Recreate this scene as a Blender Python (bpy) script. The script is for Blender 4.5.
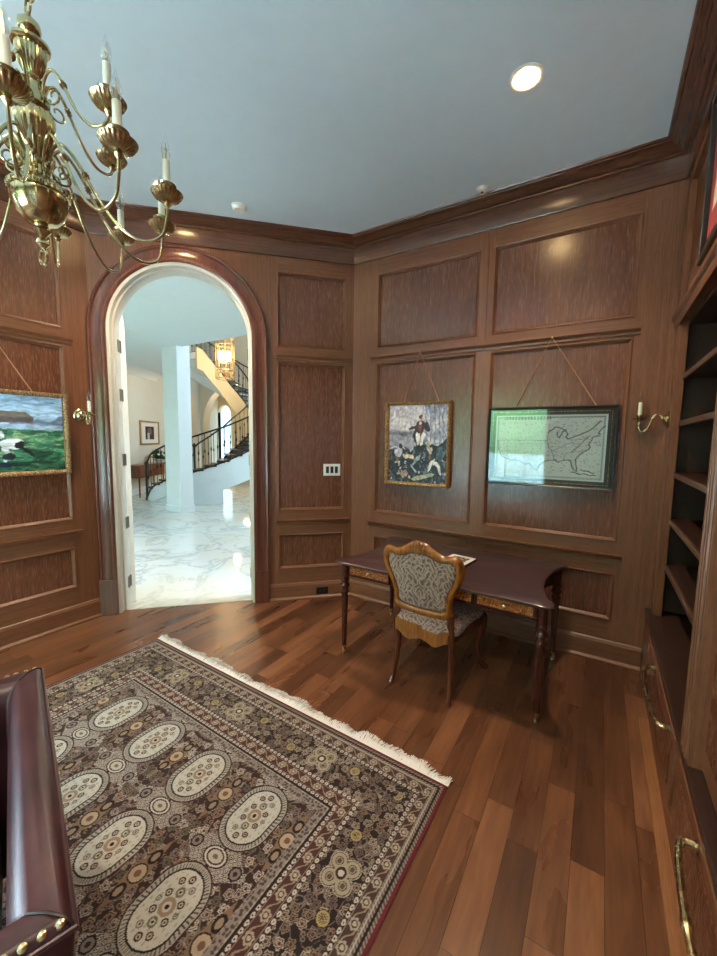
import bpy, math, random
import numpy as np
from mathutils import Vector, Matrix
random.seed(7); rng = np.random.default_rng(7)
PI = math.pi
S = bpy.context.scene
COL = S.collection
for o in list(bpy.data.objects): bpy.data.objects.remove(o)
R2 = 2 ** -.5
# ---------------------------------------------------------------- camera
EYE = 1.65
cd = bpy.data.cameras.new('camera'); cam = bpy.data.objects.new('camera', cd); COL.objects.link(cam)
cd.sensor_fit = 'HORIZONTAL'; cd.sensor_width = 36; cd.lens = 391.94 * 36 / 717; cd.clip_start = .02; cd.clip_end = 200
cam.matrix_world = (Matrix.Translation((0, 0, EYE)) @ Matrix.Rotation(math.radians(31.669), 4, 'Z')
                    @ Matrix.Rotation(math.radians(90 - 5.7316), 4, 'X') @ Matrix.Rotation(math.radians(.8169), 4, 'Z'))
S.camera = cam
# ---------------------------------------------------------------- view, world, lights
S.view_settings.view_transform = 'Standard'; S.view_settings.look = 'None'
S.view_settings.exposure = 1.25; S.view_settings.gamma = 1; S.view_settings.use_curve_mapping = False
w = bpy.data.worlds.new('sky'); S.world = w; w.use_nodes = True
bg = w.node_tree.nodes['Background']
bg.inputs[0].default_value = (.62, .83, 1, 1); bg.inputs[1].default_value = 14.0

def area(name, loc, direction, sx, sy, power, color, portal=False, spread=None):
    l = bpy.data.lights.new(name, 'AREA'); l.shape = 'RECTANGLE'; l.size = sx; l.size_y = sy; l.energy = power; l.color = color
    if spread: l.spread = spread
    o = bpy.data.objects.new(name, l); COL.objects.link(o); o.location = loc
    o.rotation_euler = Vector(direction).to_track_quat('-Z', 'Z').to_euler()
    if portal: l.cycles.is_portal = True
    return o
def lamp(name, loc, power, color, radius=.03):
    l = bpy.data.lights.new(name, 'POINT'); l.energy = power; l.color = color; l.shadow_soft_size = radius
    o = bpy.data.objects.new(name, l); COL.objects.link(o); o.location = loc; return o
DAY = (.66, .85, 1)
BACKY = -3.3; XE = .37; SUN = 40
# the windows of the study (behind the camera, east one added) and of the foyer are sky portals
area('window_portal', (-1.76, BACKY - .11, 1.525), (0, 1, 0), 1.38, 2.45, 1, DAY, True)
area('window_portal', (-3.125, BACKY - .11, 1.525), (0, 1, 0), .95, 2.45, 1, DAY, True)
area('window_portal', (-3.93, -2.1, 1.525), (1, 0, 0), 1.9, 2.45, 1, DAY, True)
area('window_portal', (XE + .11, -2.0, 1.525), (-1, 0, 0), 2.0, 2.45, 1, DAY, True)  # portal of the added east window, extra daylight for the study
area('foyer_portal', (-8.2, .43, 1.6), (0, 1, 0), 3.0, 2.2, 1, DAY, True)
area('stair_hall_portal', (-2.5, 8.3, 4.6), (-1, 0, 0), 1.6, 2.0, 1, DAY, True)
# sun high behind the house: lights the terrace and hedge, never falls straight through a window
sl = bpy.data.lights.new('sun', 'SUN'); sl.energy = SUN; sl.angle = .01; sl.color = (1, .95, .86)
so = bpy.data.objects.new('sun', sl); COL.objects.link(so); so.rotation_euler = Vector((0, -.30, -.95)).to_track_quat('-Z', 'Z').to_euler()

# ---------------------------------------------------------------- materials
def srgb(c):
    c = np.array(c[:3], float) / 255
    return tuple(np.where(c <= .04045, c / 12.92, ((c + .055) / 1.055) ** 2.4)) + (1,)
MATS = {}
class NT:
    def __init__(s, name):
        s.m = bpy.data.materials.new(name); s.m.use_nodes = True; s.t = s.m.node_tree
        s.b = s.t.nodes['Principled BSDF']; s.out = s.t.nodes['Material Output']; MATS[name] = s.m
    def n(s, typ, ins=None, **kw):
        nd = s.t.nodes.new('ShaderNode' + typ)
        for k, v in kw.items(): setattr(nd, k, v)
        for k, v in (ins or {}).items(): s.set(nd.inputs[k], v)
        return nd
    def set(s, sock, v):
        if isinstance(v, bpy.types.NodeSocket): s.t.links.new(v, sock)
        elif isinstance(v, bpy.types.Node): s.t.links.new(v.outputs[0], sock)
        else: sock.default_value = v
    def p(s, **kw):
        for k, v in kw.items(): s.set(s.b.inputs[k.replace('_', ' ')], v)
        return s.m
    def math(s, op, a, b=0., c=None):
        d = {0: a, 1: b}
        if c is not None: d[2] = c
        return s.n('Math', d, operation=op).outputs[0]
    def coord(s, scale=(1, 1, 1), rotz=0, which='Object'):
        tc = s.n('TexCoord')
        src = tc.outputs[which]
        if rotz: src = s.n('Mapping', {0: src, 'Rotation': (0, 0, rotz)}).outputs[0]
        return s.n('Mapping', {0: src, 'Scale': scale}).outputs[0]
    def ramp(s, f, stops):
        r = s.n('ValToRGB', {0: f}); e = r.color_ramp.elements
        while len(e) < len(stops): e.new(.5)
        for el, (p_, c) in zip(e, stops): el.position = p_; el.color = c
        return r.outputs[0]
    def mix(s, f, a, b, mode='MIX'):
        m = s.n('Mix', data_type='RGBA', blend_type=mode)
        s.set(m.inputs[0], f); s.set(m.inputs[6], a); s.set(m.inputs[7], b); return m.outputs[2]
    def bump(s, h, strength=.2, dist=.002):
        s.set(s.b.inputs['Normal'], s.n('Bump', {'Height': h, 'Strength': strength, 'Distance': dist}).outputs[0])

def plain(name, rgb, rough=.5, metal=0., **kw):
    t = NT(name); n = t.n('TexNoise', {'Vector': t.coord(), 'Scale': 9., 'Detail': 2.})
    c = srgb(rgb); d = tuple(x * .93 for x in c[:3]) + (1,)
    return t.p(Base_Color=t.mix(n.outputs[0], c, d), Roughness=rough, Metallic=metal, **kw)

def wood(name, dark, light, axis='z', rotz=0, rough=.35, fine=70, coat=.0, contrast=1.0):
    t = NT(name)
    sc = {'z': (fine, fine, 1.6), 'x': (1.6, fine, fine), 'y': (fine, 1.6, fine)}[axis]
    v = t.coord(sc, rotz)
    f = t.n('TexNoise', {'Vector': v, 'Scale': 1., 'Detail': 6., 'Roughness': .65}).outputs[0]
    v2 = t.coord(tuple(s_ * .11 if s_ > 5 else .5 for s_ in sc), rotz)
    g = t.n('TexNoise', {'Vector': v2, 'Scale': 1., 'Detail': 2., 'Distortion': .2}).outputs[0]
    vf = t.coord(tuple(s_ * 4 if s_ > 5 else 14 for s_ in sc), rotz)
    h = t.n('TexNoise', {'Vector': vf, 'Scale': 1., 'Detail': 2.}).outputs[0]
    m = t.math('ADD', t.math('MULTIPLY', f, .55), t.math('MULTIPLY', g, .03)); m = t.math('ADD', m, t.math('MULTIPLY', h, .42))
    lo, hi = .5 - .17 / contrast, .5 + .17 / contrast
    mid = tuple((a + b) / 2 for a, b in zip(srgb(dark), srgb(light)))
    c = t.ramp(m, [(lo, srgb(dark)), (.5, mid), (hi, srgb(light))])
    t.bump(m, .12, .001)
    return t.p(Base_Color=c, Roughness=t.math('ADD', rough - .02, t.math('MULTIPLY', h, .04)), Coat_Weight=coat, Coat_Roughness=.18)

WD, WL = (84, 48, 30), (132, 85, 57)
PD, PL_ = (78, 43, 29), (120, 74, 51)
wood('cherry_vertical', WD, WL, 'z')
wood('cherry_along_x', WD, WL, 'x')
wood('cherry_along_y', WD, WL, 'y')
wood('cherry_diagonal', WD, WL, 'x', -PI / 4)
wood('crown_x', (62, 34, 23), (106, 66, 46), 'x', rough=.24, coat=.3); wood('crown_y', (62, 34, 23), (106, 66, 46), 'y', rough=.24, coat=.3); wood('crown_d', (62, 34, 23), (106, 66, 46), 'x', -PI / 4, rough=.24, coat=.3)
wood('casing_wood', (66, 32, 24), (112, 64, 46), 'z', rough=.24, coat=.4)
wood('cherry_panel', PD, PL_, 'z', rough=.27, fine=45, coat=.25)
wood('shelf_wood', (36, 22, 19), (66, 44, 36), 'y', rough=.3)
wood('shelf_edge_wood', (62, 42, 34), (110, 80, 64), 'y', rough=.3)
wood('mahogany', (40, 15, 12), (92, 40, 28), 'z', rough=.22, coat=.3)
wood('mahogany_top', (46, 28, 31), (80, 54, 56), 'x', rough=.3, fine=30, coat=.5)
wood('honey_wood', (98, 52, 14), (172, 108, 42), 'z', rough=.25, fine=30, coat=.4)
wood('chair_leg_wood', (60, 26, 13), (106, 56, 28), 'z', rough=.25, fine=30, coat=.4)
wood('console_wood', (70, 30, 14), (140, 78, 44), 'z', rough=.3, fine=40)
wood('dark_tread', (30, 20, 16), (60, 40, 30), 'x', rough=.3)
wood('border_board', (116, 74, 46), (156, 106, 70), 'y', rough=.3)
plain('plaster', (216, 236, 243), .9)
plain('foyer_white', (222, 232, 236), .7)
plain('foyer_cream', (214, 210, 196), .85)
plain('foyer_tan', (205, 184, 146), .85)
plain('foyer_column', (222, 228, 230), .6)
plain('white_paint', (232, 234, 232), .35)
plain('jamb_paint', (206, 200, 186), .4)
plain('hinge_metal', (112, 106, 90), .35, 1.)
plain('door_paint', (226, 220, 204), .35)
plain('plastic_white', (232, 232, 224), .4)
plain('black', (14, 13, 13), .4)
plain('iron', (26, 24, 24), .45)
plain('candle_cream', (228, 230, 206), .45)
plain('cord', (168, 116, 80), .6)
plain('frame_black', (34, 36, 36), .3)
plain('mat_green', (62, 66, 60), .6)
plain('leaf_green', (60, 92, 48), .5)
plain('petal', (240, 238, 226), .6)
plain('vase_blue', (170, 178, 186), .25)
plain('paper', (226, 222, 214), .6)
plain('picture_red', (158, 66, 62), .5)
plain('cushion_black', (30, 18, 16), .5)
plain('nickel', (150, 146, 134), .3, 1.)
plain('fringe', (232, 230, 224), .9)
plain('lawn', (80, 122, 78), .9); plain('garden_wall_paint', (108, 138, 142), .9); plain('patio', (225, 228, 225), .8)
def brass(name, c, rough):
    t = NT(name); n = t.n('TexNoise', {'Vector': t.coord(), 'Scale': 30., 'Detail': 3.})
    t.p(Base_Color=t.ramp(n.outputs[0], [(.35, tuple(x * .8 for x in srgb(c)[:3]) + (1,)), (.65, srgb(c))]), Metallic=1.,
        Roughness=t.math('ADD', rough, t.math('MULTIPLY', n.outputs[0], .1)))
brass('brass', (204, 192, 148), .12); brass('brass_satin', (226, 212, 168), .22)
t = NT('gilt'); n = t.n('TexNoise', {'Vector': t.coord(), 'Scale': 110., 'Detail': 2.})
t.p(Base_Color=t.ramp(n.outputs[0], [(.38, srgb((96, 66, 36))), (.5, srgb((176, 138, 84))), (.64, srgb((226, 198, 132)))]), Metallic=.6, Roughness=.4)
t = NT('picture_glass')
g = t.n('BsdfGlossy', {'Color': (1, 1, 1, 1), 'Roughness': .01}); tr = t.n('BsdfTransparent')
fr = t.n('Fresnel', {'IOR': 1.5}); mx = t.n('MixShader', {0: fr.outputs[0], 1: tr.outputs[0], 2: g.outputs[0]})
t.t.links.new(mx.outputs[0], t.out.inputs[0])
t = NT('bulb_glass')
g = t.n('BsdfGlossy', {'Color': (1, 1, 1, 1), 'Roughness': .03}); tr = t.n('BsdfTransparent', {'Color': (.93, .95, .95, 1)})
fr = t.n('LayerWeight', {'Blend': .42}); mx = t.n('MixShader', {0: t.math('MULTIPLY', fr.outputs[1], .75), 1: tr.outputs[0], 2: g.outputs[0]})
t.t.links.new(mx.outputs[0], t.out.inputs[0])
t = NT('gilt_brown'); n = t.n('TexNoise', {'Vector': t.coord(), 'Scale': 110., 'Detail': 2.})
t.p(Base_Color=t.ramp(n.outputs[0], [(.38, srgb((78, 50, 30))), (.5, srgb((136, 100, 64))), (.64, srgb((190, 156, 108)))]), Metallic=.4, Roughness=.5)
def emis(name, rgb, st):
    t = NT(name); t.p(Base_Color=srgb(rgb), Emission_Color=srgb(rgb), Emission_Strength=st)
emis('warm_glow', (255, 214, 150), 60.); emis('flame_glow', (255, 214, 150), 30.); emis('day_pane', (196, 226, 240), .8)
# burl veneer
t = NT('burl'); v = t.coord((14, 14, 14)); n = t.n('TexNoise', {'Vector': v, 'Scale': 3., 'Detail': 6., 'Distortion': 2.5})
t.p(Base_Color=t.ramp(n.outputs[0], [(.32, srgb((74, 30, 12))), (.5, srgb((158, 84, 34))), (.66, srgb((204, 132, 64)))]), Roughness=.25, Coat_Weight=.4)
# oxblood leather
t = NT('oxblood_leather'); v = t.coord()
n = t.n('TexNoise', {'Vector': v, 'Scale': 9., 'Detail': 5.}); n2 = t.n('TexVoronoi', {'Vector': v, 'Scale': 420.})
t.bump(t.math('ADD', n2.outputs[0], t.math('MULTIPLY', n.outputs[0], 1.5)), .16, .0012)
t.p(Base_Color=t.ramp(n.outputs[0], [(.3, srgb((40, 14, 20))), (.55, srgb((58, 24, 31))), (.74, srgb((78, 44, 42)))]), Roughness=.36, Coat_Weight=.2, Coat_Roughness=.3)
# damask chair cloth
t = NT('damask'); v = t.coord(which='Object')
wv = t.n('TexNoise', {'Vector': v, 'Scale': 16., 'Detail': 2.})
vm = t.n('Mix', data_type='VECTOR'); t.set(vm.inputs[0], .045); t.set(vm.inputs[4], v); t.set(vm.inputs[5], wv.outputs[1])
sx = t.n('SeparateXYZ', {0: vm.outputs[1]})
ax = t.math('ABSOLUTE', t.math('SUBTRACT', sx.outputs[0], .022)); zz = t.math('ADD', sx.outputs[2], sx.outputs[1])
m1 = t.math('SINE', t.math('ADD', t.math('MULTIPLY', ax, 95.), t.math('MULTIPLY', t.math('SINE', t.math('MULTIPLY', zz, 46.)), 2.1)))
m2 = t.math('SINE', t.math('ADD', t.math('MULTIPLY', zz, 105.), t.math('MULTIPLY', t.math('SINE', t.math('MULTIPLY', ax, 70.)), 2.4)))
mm = t.math('MULTIPLY', m1, m2)
vo = t.n('TexVoronoi', {'Vector': vm.outputs[1], 'Scale': 95.}, feature='DISTANCE_TO_EDGE')
c = t.ramp(t.math('ADD', t.math('MULTIPLY', mm, .5), .5), [(.18, srgb((96, 66, 64))), (.34, srgb((136, 108, 96))), (.5, srgb((162, 142, 120))), (.72, srgb((178, 160, 136))), (.86, srgb((118, 84, 78)))])
c = t.mix(t.ramp(vo.outputs[0], [(.0, (.75, .75, .75, 1)), (.12, (0, 0, 0, 1))]), c, srgb((116, 96, 94)))
t.p(Base_Color=c, Roughness=.8, Sheen_Weight=.2)
# oak strip floor, boards along Y
t = NT('floor_boards'); tc = t.n('TexCoord').outputs['Object']; sp = t.n('SeparateXYZ', {0: tc})
PW = .115
ix = t.math('FLOOR', t.math('DIVIDE', sp.outputs[0], PW))
r1 = t.n('TexWhiteNoise', {'W': ix}, noise_dimensions='1D').outputs[0]
yy = t.math('DIVIDE', t.math('ADD', sp.outputs[1], t.math('MULTIPLY', r1, 5.)), t.math('ADD', .62, t.math('MULTIPLY', r1, .5)))
iy = t.math('FLOOR', yy)
cv = t.n('CombineXYZ', {0: ix, 1: iy}); wn = t.n('TexWhiteNoise', {'Vector': cv}, noise_dimensions='2D')
fx = t.math('FRACT', t.math('DIVIDE', sp.outputs[0], PW)); fy = t.math('FRACT', yy)
ex = t.math('MULTIPLY', t.math('MINIMUM', fx, t.math('SUBTRACT', 1., fx)), PW)
ey = t.math('MULTIPLY', t.math('MINIMUM', fy, t.math('SUBTRACT', 1., fy)), .8)
gap = t.math('LESS_THAN', t.math('MINIMUM', ex, ey), .0011)
off = t.n('CombineXYZ', {0: t.math('MULTIPLY', wn.outputs[0], 40.), 1: t.math('MULTIPLY', wn.outputs[0], 23.), 2: 0.})
va = t.n('VectorMath', {0: t.n('Mapping', {0: tc, 'Scale': (34, 3.2, 1)}).outputs[0], 1: off.outputs[0]}, operation='ADD')
gr = t.n('TexNoise', {'Vector': va.outputs[0], 'Scale': 1., 'Detail': 6., 'Roughness': .62, 'Distortion': .4}).outputs[0]
vb = t.n('VectorMath', {0: t.n('Mapping', {0: tc, 'Scale': (6, 1.6, 1)}).outputs[0], 1: off.outputs[0]}, operation='ADD')
gr2 = t.n('TexNoise', {'Vector': vb.outputs[0], 'Scale': 1., 'Detail': 3., 'Distortion': .5}).outputs[0]
tone = t.math('ADD', t.math('MULTIPLY', wn.outputs[0], .28), t.math('ADD', t.math('MULTIPLY', gr, .42), t.math('MULTIPLY', gr2, .34)))
c = t.ramp(tone, [(.28, srgb((62, 37, 24))), (.48, srgb((94, 59, 38))), (.62, srgb((118, 76, 50))), (.82, srgb((146, 100, 68)))])
c = t.mix(gap, c, srgb((38, 22, 14)))
t.bump(t.math('SUBTRACT', t.math('MULTIPLY', gr, .3), gap), .12, .001)
t.p(Base_Color=c, Roughness=t.math('ADD', .22, t.math('MULTIPLY', gr2, .14)), Specular_IOR_Level=.5)
# foyer marble
t = NT('marble'); v = t.coord((.9, .9, .9), .5)
n = t.n('TexNoise', {'Vector': v, 'Scale': 1.5, 'Detail': 8., 'Distortion': 1.2, 'Roughness': .6}).outputs[0]
ve = t.math('ABSOLUTE', t.math('SUBTRACT', n, .5))
n2 = t.n('TexNoise', {'Vector': v, 'Scale': .6, 'Detail': 3.}).outputs[0]
c = t.ramp(ve, [(0., srgb((170, 176, 176))), (.02, srgb((200, 204, 202))), (.05, srgb((216, 218, 214)))])
c = t.mix(t.ramp(n2, [(.5, (0, 0, 0, 1)), (.65, (1, 1, 1, 1))]), c, t.mix(.5, c, srgb((214, 200, 176))))
t.p(Base_Color=c, Roughness=.07)
# colours held per vertex (woven or painted patterns)
def painted(name, rough, noise=0.):
    t = NT(name); a = t.n('Attribute', attribute_name='pattern').outputs[0]
    if noise:
        n = t.n('TexNoise', {'Vector': t.coord(), 'Scale': 450., 'Detail': 1.}).outputs[0]
        a = t.mix(1., a, t.ramp(n, [(.3, (1 - noise,) * 3 + (1,)), (.7, (1 + noise,) * 3 + (1,))]), 'MULTIPLY')
        t.bump(n, .3, .002)
    t.p(Base_Color=a, Roughness=rough)
painted('rug_wool', .95, .22); painted('canvas', .45); painted('print_paper', .7)
M = MATS

# ---------------------------------------------------------------- mesh building
class MB:
    def __init__(s): s.v = []; s.f = []; s.mi = []; s.cur = 0
    def add(s, vs, fs, m=None):
        o = len(s.v); s.v += [tuple(q) for q in vs]; s.f += [tuple(i + o for i in f) for f in fs]; s.mi += [s.cur] * len(fs); return s
    def box(s, a, b, mt=None):
        (x0, y0, z0), (x1, y1, z1) = a, b
        vs = [(x, y, z) for z in (z0, z1) for x, y in ((x0, y0), (x1, y0), (x1, y1), (x0, y1))]
        if mt is not None: vs = [mt @ Vector(q) for q in vs]
        fs = [(3, 2, 1, 0), (4, 5, 6, 7), (0, 1, 5, 4), (1, 2, 6, 5), (2, 3, 7, 6), (3, 0, 4, 7)]
        return s.add(vs, fs)
    def lathe(s, prof, c=(0, 0, 0), n=24, mt=None, flute=None):
        """prof: (r, z); flute=(count, depth, z0, z1)"""
        vs = []; c = Vector(c)
        for r, z in prof:
            for k in range(n):
                a = 2 * PI * k / n; rr = r
                if flute and flute[2] <= z <= flute[3]: rr = r * (1 - flute[1] * (.5 + .5 * math.cos(a * flute[0])))
                q = Vector((rr * math.cos(a), rr * math.sin(a), z)); q = (mt @ q) if mt is not None else q
                vs.append(q + c)
        fs = [(i * n + k, i * n + (k + 1) % n, (i + 1) * n + (k + 1) % n, (i + 1) * n + k) for i in range(len(prof) - 1) for k in range(n)]
        fs += [tuple(range(n))[::-1], tuple((len(prof) - 1) * n + k for k in range(n))]
        return s.add(vs, fs)
    def tube(s, pts, r, n=8, closed=False, mt=None):
        pts = [Vector(p) for p in pts]
        if mt is not None: pts = [mt @ p for p in pts]
        N = len(pts); rs = r if isinstance(r, (list, tuple)) else [r] * N
        vs = []; up = None
        for i, p in enumerate(pts):
            if closed: d = pts[(i + 1) % N] - pts[i - 1]
            else: d = pts[min(i + 1, N - 1)] - pts[max(i - 1, 0)]
            d.normalize()
            if up is None: up = Vector((0, 0, 1)) if abs(d.z) < .9 else Vector((1, 0, 0))
            a = (up - d * up.dot(d)).normalized(); up = a; b = d.cross(a)
            for k in range(n):
                q = 2 * PI * k / n; vs.append(p + (a * math.cos(q) + b * math.sin(q)) * rs[i])
        m = N if closed else N - 1
        fs = [(i * n + k, ((i + 1) % N) * n + k, ((i + 1) % N) * n + (k + 1) % n, i * n + (k + 1) % n)[::-1] for i in range(m) for k in range(n)]
        if not closed: fs += [tuple(range(n)), tuple((N - 1) * n + k for k in range(n))[::-1]]
        return s.add(vs, fs)
    def prism(s, poly, z0, z1, mt=None):
        """poly in (x, y) extruded z0..z1"""
        n = len(poly); vs = [Vector((x, y, z)) for z in (z0, z1) for x, y in poly]
        if mt is not None: vs = [mt @ q for q in vs]
        return s.add(vs, [tuple(range(n))[::-1], tuple(range(n, 2 * n))] + [(i, (i + 1) % n, n + (i + 1) % n, n + i) for i in range(n)])
    def ring(s, outer, inner, z0, z1, mt=None, closed=True):
        n = len(outer); vs = [Vector((x, y, z)) for z in (z0, z1) for lp in (outer, inner) for x, y in lp]
        if mt is not None: vs = [mt @ q for q in vs]
        fs = []
        for i in range(n if closed else n - 1):
            j = (i + 1) % n
            fs += [(i, n + i, n + j, j), (2 * n + i, 2 * n + j, 3 * n + j, 3 * n + i), (i, j, 2 * n + j, 2 * n + i), (n + i, 3 * n + i, 3 * n + j, n + j)]
        if not closed:
            fs += [(0, 2 * n, 3 * n, n), (n - 1, 2 * n - 1, 4 * n - 1, 3 * n - 1)]
        return s.add(vs, fs)
    def loops(s, L, closed=True, caps=True):
        """skin of successive loops of equal length"""
        n = len(L[0]); vs = [q for lp in L for q in lp]
        fs = [(i * n + k, i * n + (k + 1) % n, (i + 1) * n + (k + 1) % n, (i + 1) * n + k) for i in range(len(L) - 1) for k in range(n if closed else n - 1)]
        if caps: fs += [tuple(range(n))[::-1], tuple((len(L) - 1) * n + k for k in range(n))]
        return s.add(vs, fs)
    def build(s, name, mats, parent=None, smooth=True, bevel=0, ang=35):
        me = bpy.data.meshes.new(name); me.from_pydata([tuple(q) for q in s.v], [], s.f)
        for m in (mats if isinstance(mats, (list, tuple)) else [mats]): me.materials.append(M[m])
        if any(s.mi): me.polygons.foreach_set('material_index', s.mi)
        import bmesh
        bm = bmesh.new(); bm.from_mesh(me); bmesh.ops.recalc_face_normals(bm, faces=bm.faces); bm.to_mesh(me); bm.free()
        if smooth:
            me.shade_smooth(); me.set_sharp_from_angle(angle=math.radians(ang))
        o = bpy.data.objects.new(name, me); COL.objects.link(o)
        if parent: o.parent = parent
        if bevel:
            b = o.modifiers.new('bevel', 'BEVEL'); b.width = bevel; b.segments = 2; b.limit_method = 'ANGLE'; b.angle_limit = .6
        return o
def thing(name, label, cat, loc=(0, 0, 0), rotz=0, group=None):
    o = bpy.data.objects.new(name, None); COL.objects.link(o); o.location = loc; o.rotation_euler = (0, 0, rotz)
    o.empty_display_size = .1
    return tag(o, label, cat, group)
def tag(o, label, cat, group=None):
    o['label'] = label; o['category'] = cat
    if group: o['group'] = group
    return o
def struct(o, label=None):
    o['kind'] = 'structure'
    if label: o['label'] = label; o['category'] = label.split()[-1]
    return o
def curve(pts, n=8):
    """Catmull-Rom through pts"""
    P = [Vector(p) for p in pts]; P = [P[0] * 2 - P[1]] + P + [P[-1] * 2 - P[-2]]; out = []
    for i in range(1, len(P) - 2):
        a, b, c, d = P[i - 1:i + 3]
        for k in range(n):
            u = k / n; out.append(.5 * ((2 * b) + (c - a) * u + (2 * a - 5 * b + 4 * c - d) * u * u + (3 * b - a - 3 * c + d) * u ** 3))
    out.append(P[-2]); return out
def lerp_r(rs, n):
    out = []
    for i in range(len(rs) - 1): out += [rs[i] + (rs[i + 1] - rs[i]) * k / n for k in range(n)]
    return out + [rs[-1]]
def grid(name, w_, h_, nx, ny, fn, mt, mat, parent=None):
    """flat sheet w_ x h_ in the XY plane, colours from fn(U,V) with U,V in 0..1"""
    u = np.linspace(0, 1, nx); v = np.linspace(0, 1, ny); U, V = np.meshgrid(u, v)
    co = np.stack([U.ravel() * w_, V.ravel() * h_, np.zeros(nx * ny), np.ones(nx * ny)], 1) @ np.array(mt).T
    i = (np.arange(ny - 1)[:, None] * nx + np.arange(nx - 1)).ravel()
    fc = np.stack([i, i + 1, i + nx + 1, i + nx], 1)
    me = bpy.data.meshes.new(name); me.vertices.add(nx * ny); me.vertices.foreach_set('co', co[:, :3].ravel())
    me.loops.add(fc.size); me.loops.foreach_set('vertex_index', fc.ravel())
    me.polygons.add(len(fc)); me.polygons.foreach_set('loop_start', np.arange(len(fc)) * 4)
    me.update(calc_edges=True); me.validate()
    c = fn(U, V).reshape(-1, 3) / 255.; c = np.where(c <= .04045, c / 12.92, ((np.clip(c, 0, 1) + .055) / 1.055) ** 2.4)
    at = me.color_attributes.new('pattern', 'FLOAT_COLOR', 'POINT'); at.data.foreach_set('color', np.concatenate([c, np.ones((len(c), 1))], 1).ravel())
    me.materials.append(M[mat]); o = bpy.data.objects.new(name, me); COL.objects.link(o)
    if parent: o.parent = parent
    return o

# ---------------------------------------------------------------- the study
XL, YR, XB, CZ = -3.818, 3.388, .37, 3.55
C1, C2 = (XL, 1.739), (-2.169, YR)            # ends of the diagonal door wall
H = dict(base=.171, l0=.333, l1=.673, rail=.832, m0=.931, m1=2.368, rail2=2.441, u0=2.523, u1=3.19, crown=3.34)
def frame(org, u):
    u = Vector(u); w_ = u.cross(Vector((0, 0, 1)))
    return Matrix(((u.x, 0, w_.x, org[0]), (u.y, 0, w_.y, org[1]), (0, 1, 0, 0), (0, 0, 0, 1)))
FR = frame((0, YR), (1, 0, 0)); FD = frame(C1, (R2, R2, 0)); FL = frame((XL, 0), (0, 1, 0)); FB = frame((XB, 0), (0, -1, 0))
DL = 2.332
REC = .02
def opening_moulding(x0, x1, z0, z1, mt, parent, hmat):
    prof = [(-.010, 0), (-.009, .005), (-.004, .008), (.001, .006), (.005, -.001), (.010, -.006), (.015, -.011), (.0165, -REC)]
    L = [[mt @ Vector(q) for q in ((x0 + d, z0 + d, w_), (x1 - d, z0 + d, w_), (x1 - d, z1 - d, w_), (x0 + d, z1 - d, w_))] for d, w_ in prof]
    return MB().loops(L, True, False).build('panel_moulding', 'cherry_vertical', parent, ang=25)
def panelled(name, mt, u0, u1, cols, rows, hmat, v0=0, v1=CZ, skip=None):
    """stiles and rails on a plane with recessed panels; cols=[(x0,x1)], rows=[(z0,z1)]"""
    us = sorted({u0, u1, *[a for c_ in cols for a in c_]}); vs = sorted({v0, v1, *[a for r_ in rows for a in r_]})
    b = MB()
    for i in range(len(us) - 1):
        uc = (us[i] + us[i + 1]) / 2; incol = any(a < uc < c_ for a, c_ in cols)
        if not incol: b.cur = 0; b.box((us[i], v0, -REC), (us[i + 1], v1, 0), mt); continue
        for j in range(len(vs) - 1):
            vc = (vs[j] + vs[j + 1]) / 2
            if any(a < vc < c_ for a, c_ in rows): continue
            b.cur = 1; b.box((us[i], vs[j], -REC), (us[i + 1], vs[j + 1], -.0006), mt)
    b.cur = 2; b.box((u0, v0, -.12), (u1, v1, -REC), mt)
    o = struct(b.build(name, ['cherry_vertical', hmat, 'cherry_panel'], None, smooth=False))
    for a, c_ in cols:
        for d, e in rows: opening_moulding(a, c_, d, e, mt, o, hmat)
    return o
ROWS = [(H['l0'], H['l1']), (H['m0'], H['m1']), (H['u0'], H['u1'])]
RC = [(-1.892, -.955), (-.821, .13)]
panelled('wall_back', FR, C2[0], XB + .5, RC, ROWS, 'cherry_along_x')
LC = [(.60, 1.527), (-.46, .46), (-2.9, -2.5)]
panelled('wall_left', FL, -1.0, C1[1], LC[:2], ROWS, 'cherry_along_y')
# door wall: narrow panelled bay right of the arch, and the field around the arch
AC, AR, ZS = DL - 1.592, .605, 2.57            # arch centre along the wall, opening radius, spring height
OW = .75                                       # outer half width of the wooden casing
U_ = lambda s_: DL - s_
wd = panelled('wall_door', FD, AC + OW - .02, DL, [(U_(.737), U_(.09))], ROWS, 'cherry_diagonal')
b = MB()
n = 40
arc = [(AC + .62 * math.cos(PI - PI * k / n), ZS + .62 * math.sin(PI - PI * k / n)) for k in range(n + 1)]
top = [(min(max(x, 0), AC + OW), CZ) for x, z in arc]
xs = [0] + [x for x, z in arc][1:-1] + [AC + OW - .02]
vs, fs = [], []
for w_ in (0, -.12):
    vs += [FD @ Vector((x, z, w_)) for x, z in arc] + [FD @ Vector((x, CZ, w_)) for x, z in arc]
N1 = n + 1
for k in range(n):
    fs += [(k, k + 1, N1 + k + 1, N1 + k), (2 * N1 + k, 3 * N1 + k, 3 * N1 + k + 1, 2 * N1 + k + 1), (k, 2 * N1 + k, 2 * N1 + k + 1, k + 1)]
b.add(vs, fs); b.box((0, 0, -.12), (AC - .62, CZ, 0), FD); b.box((AC + .62, 0, -.12), (AC + OW - .02, CZ, 0), FD)
b.build('wall_field', 'cherry_vertical', wd, smooth=False)
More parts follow.
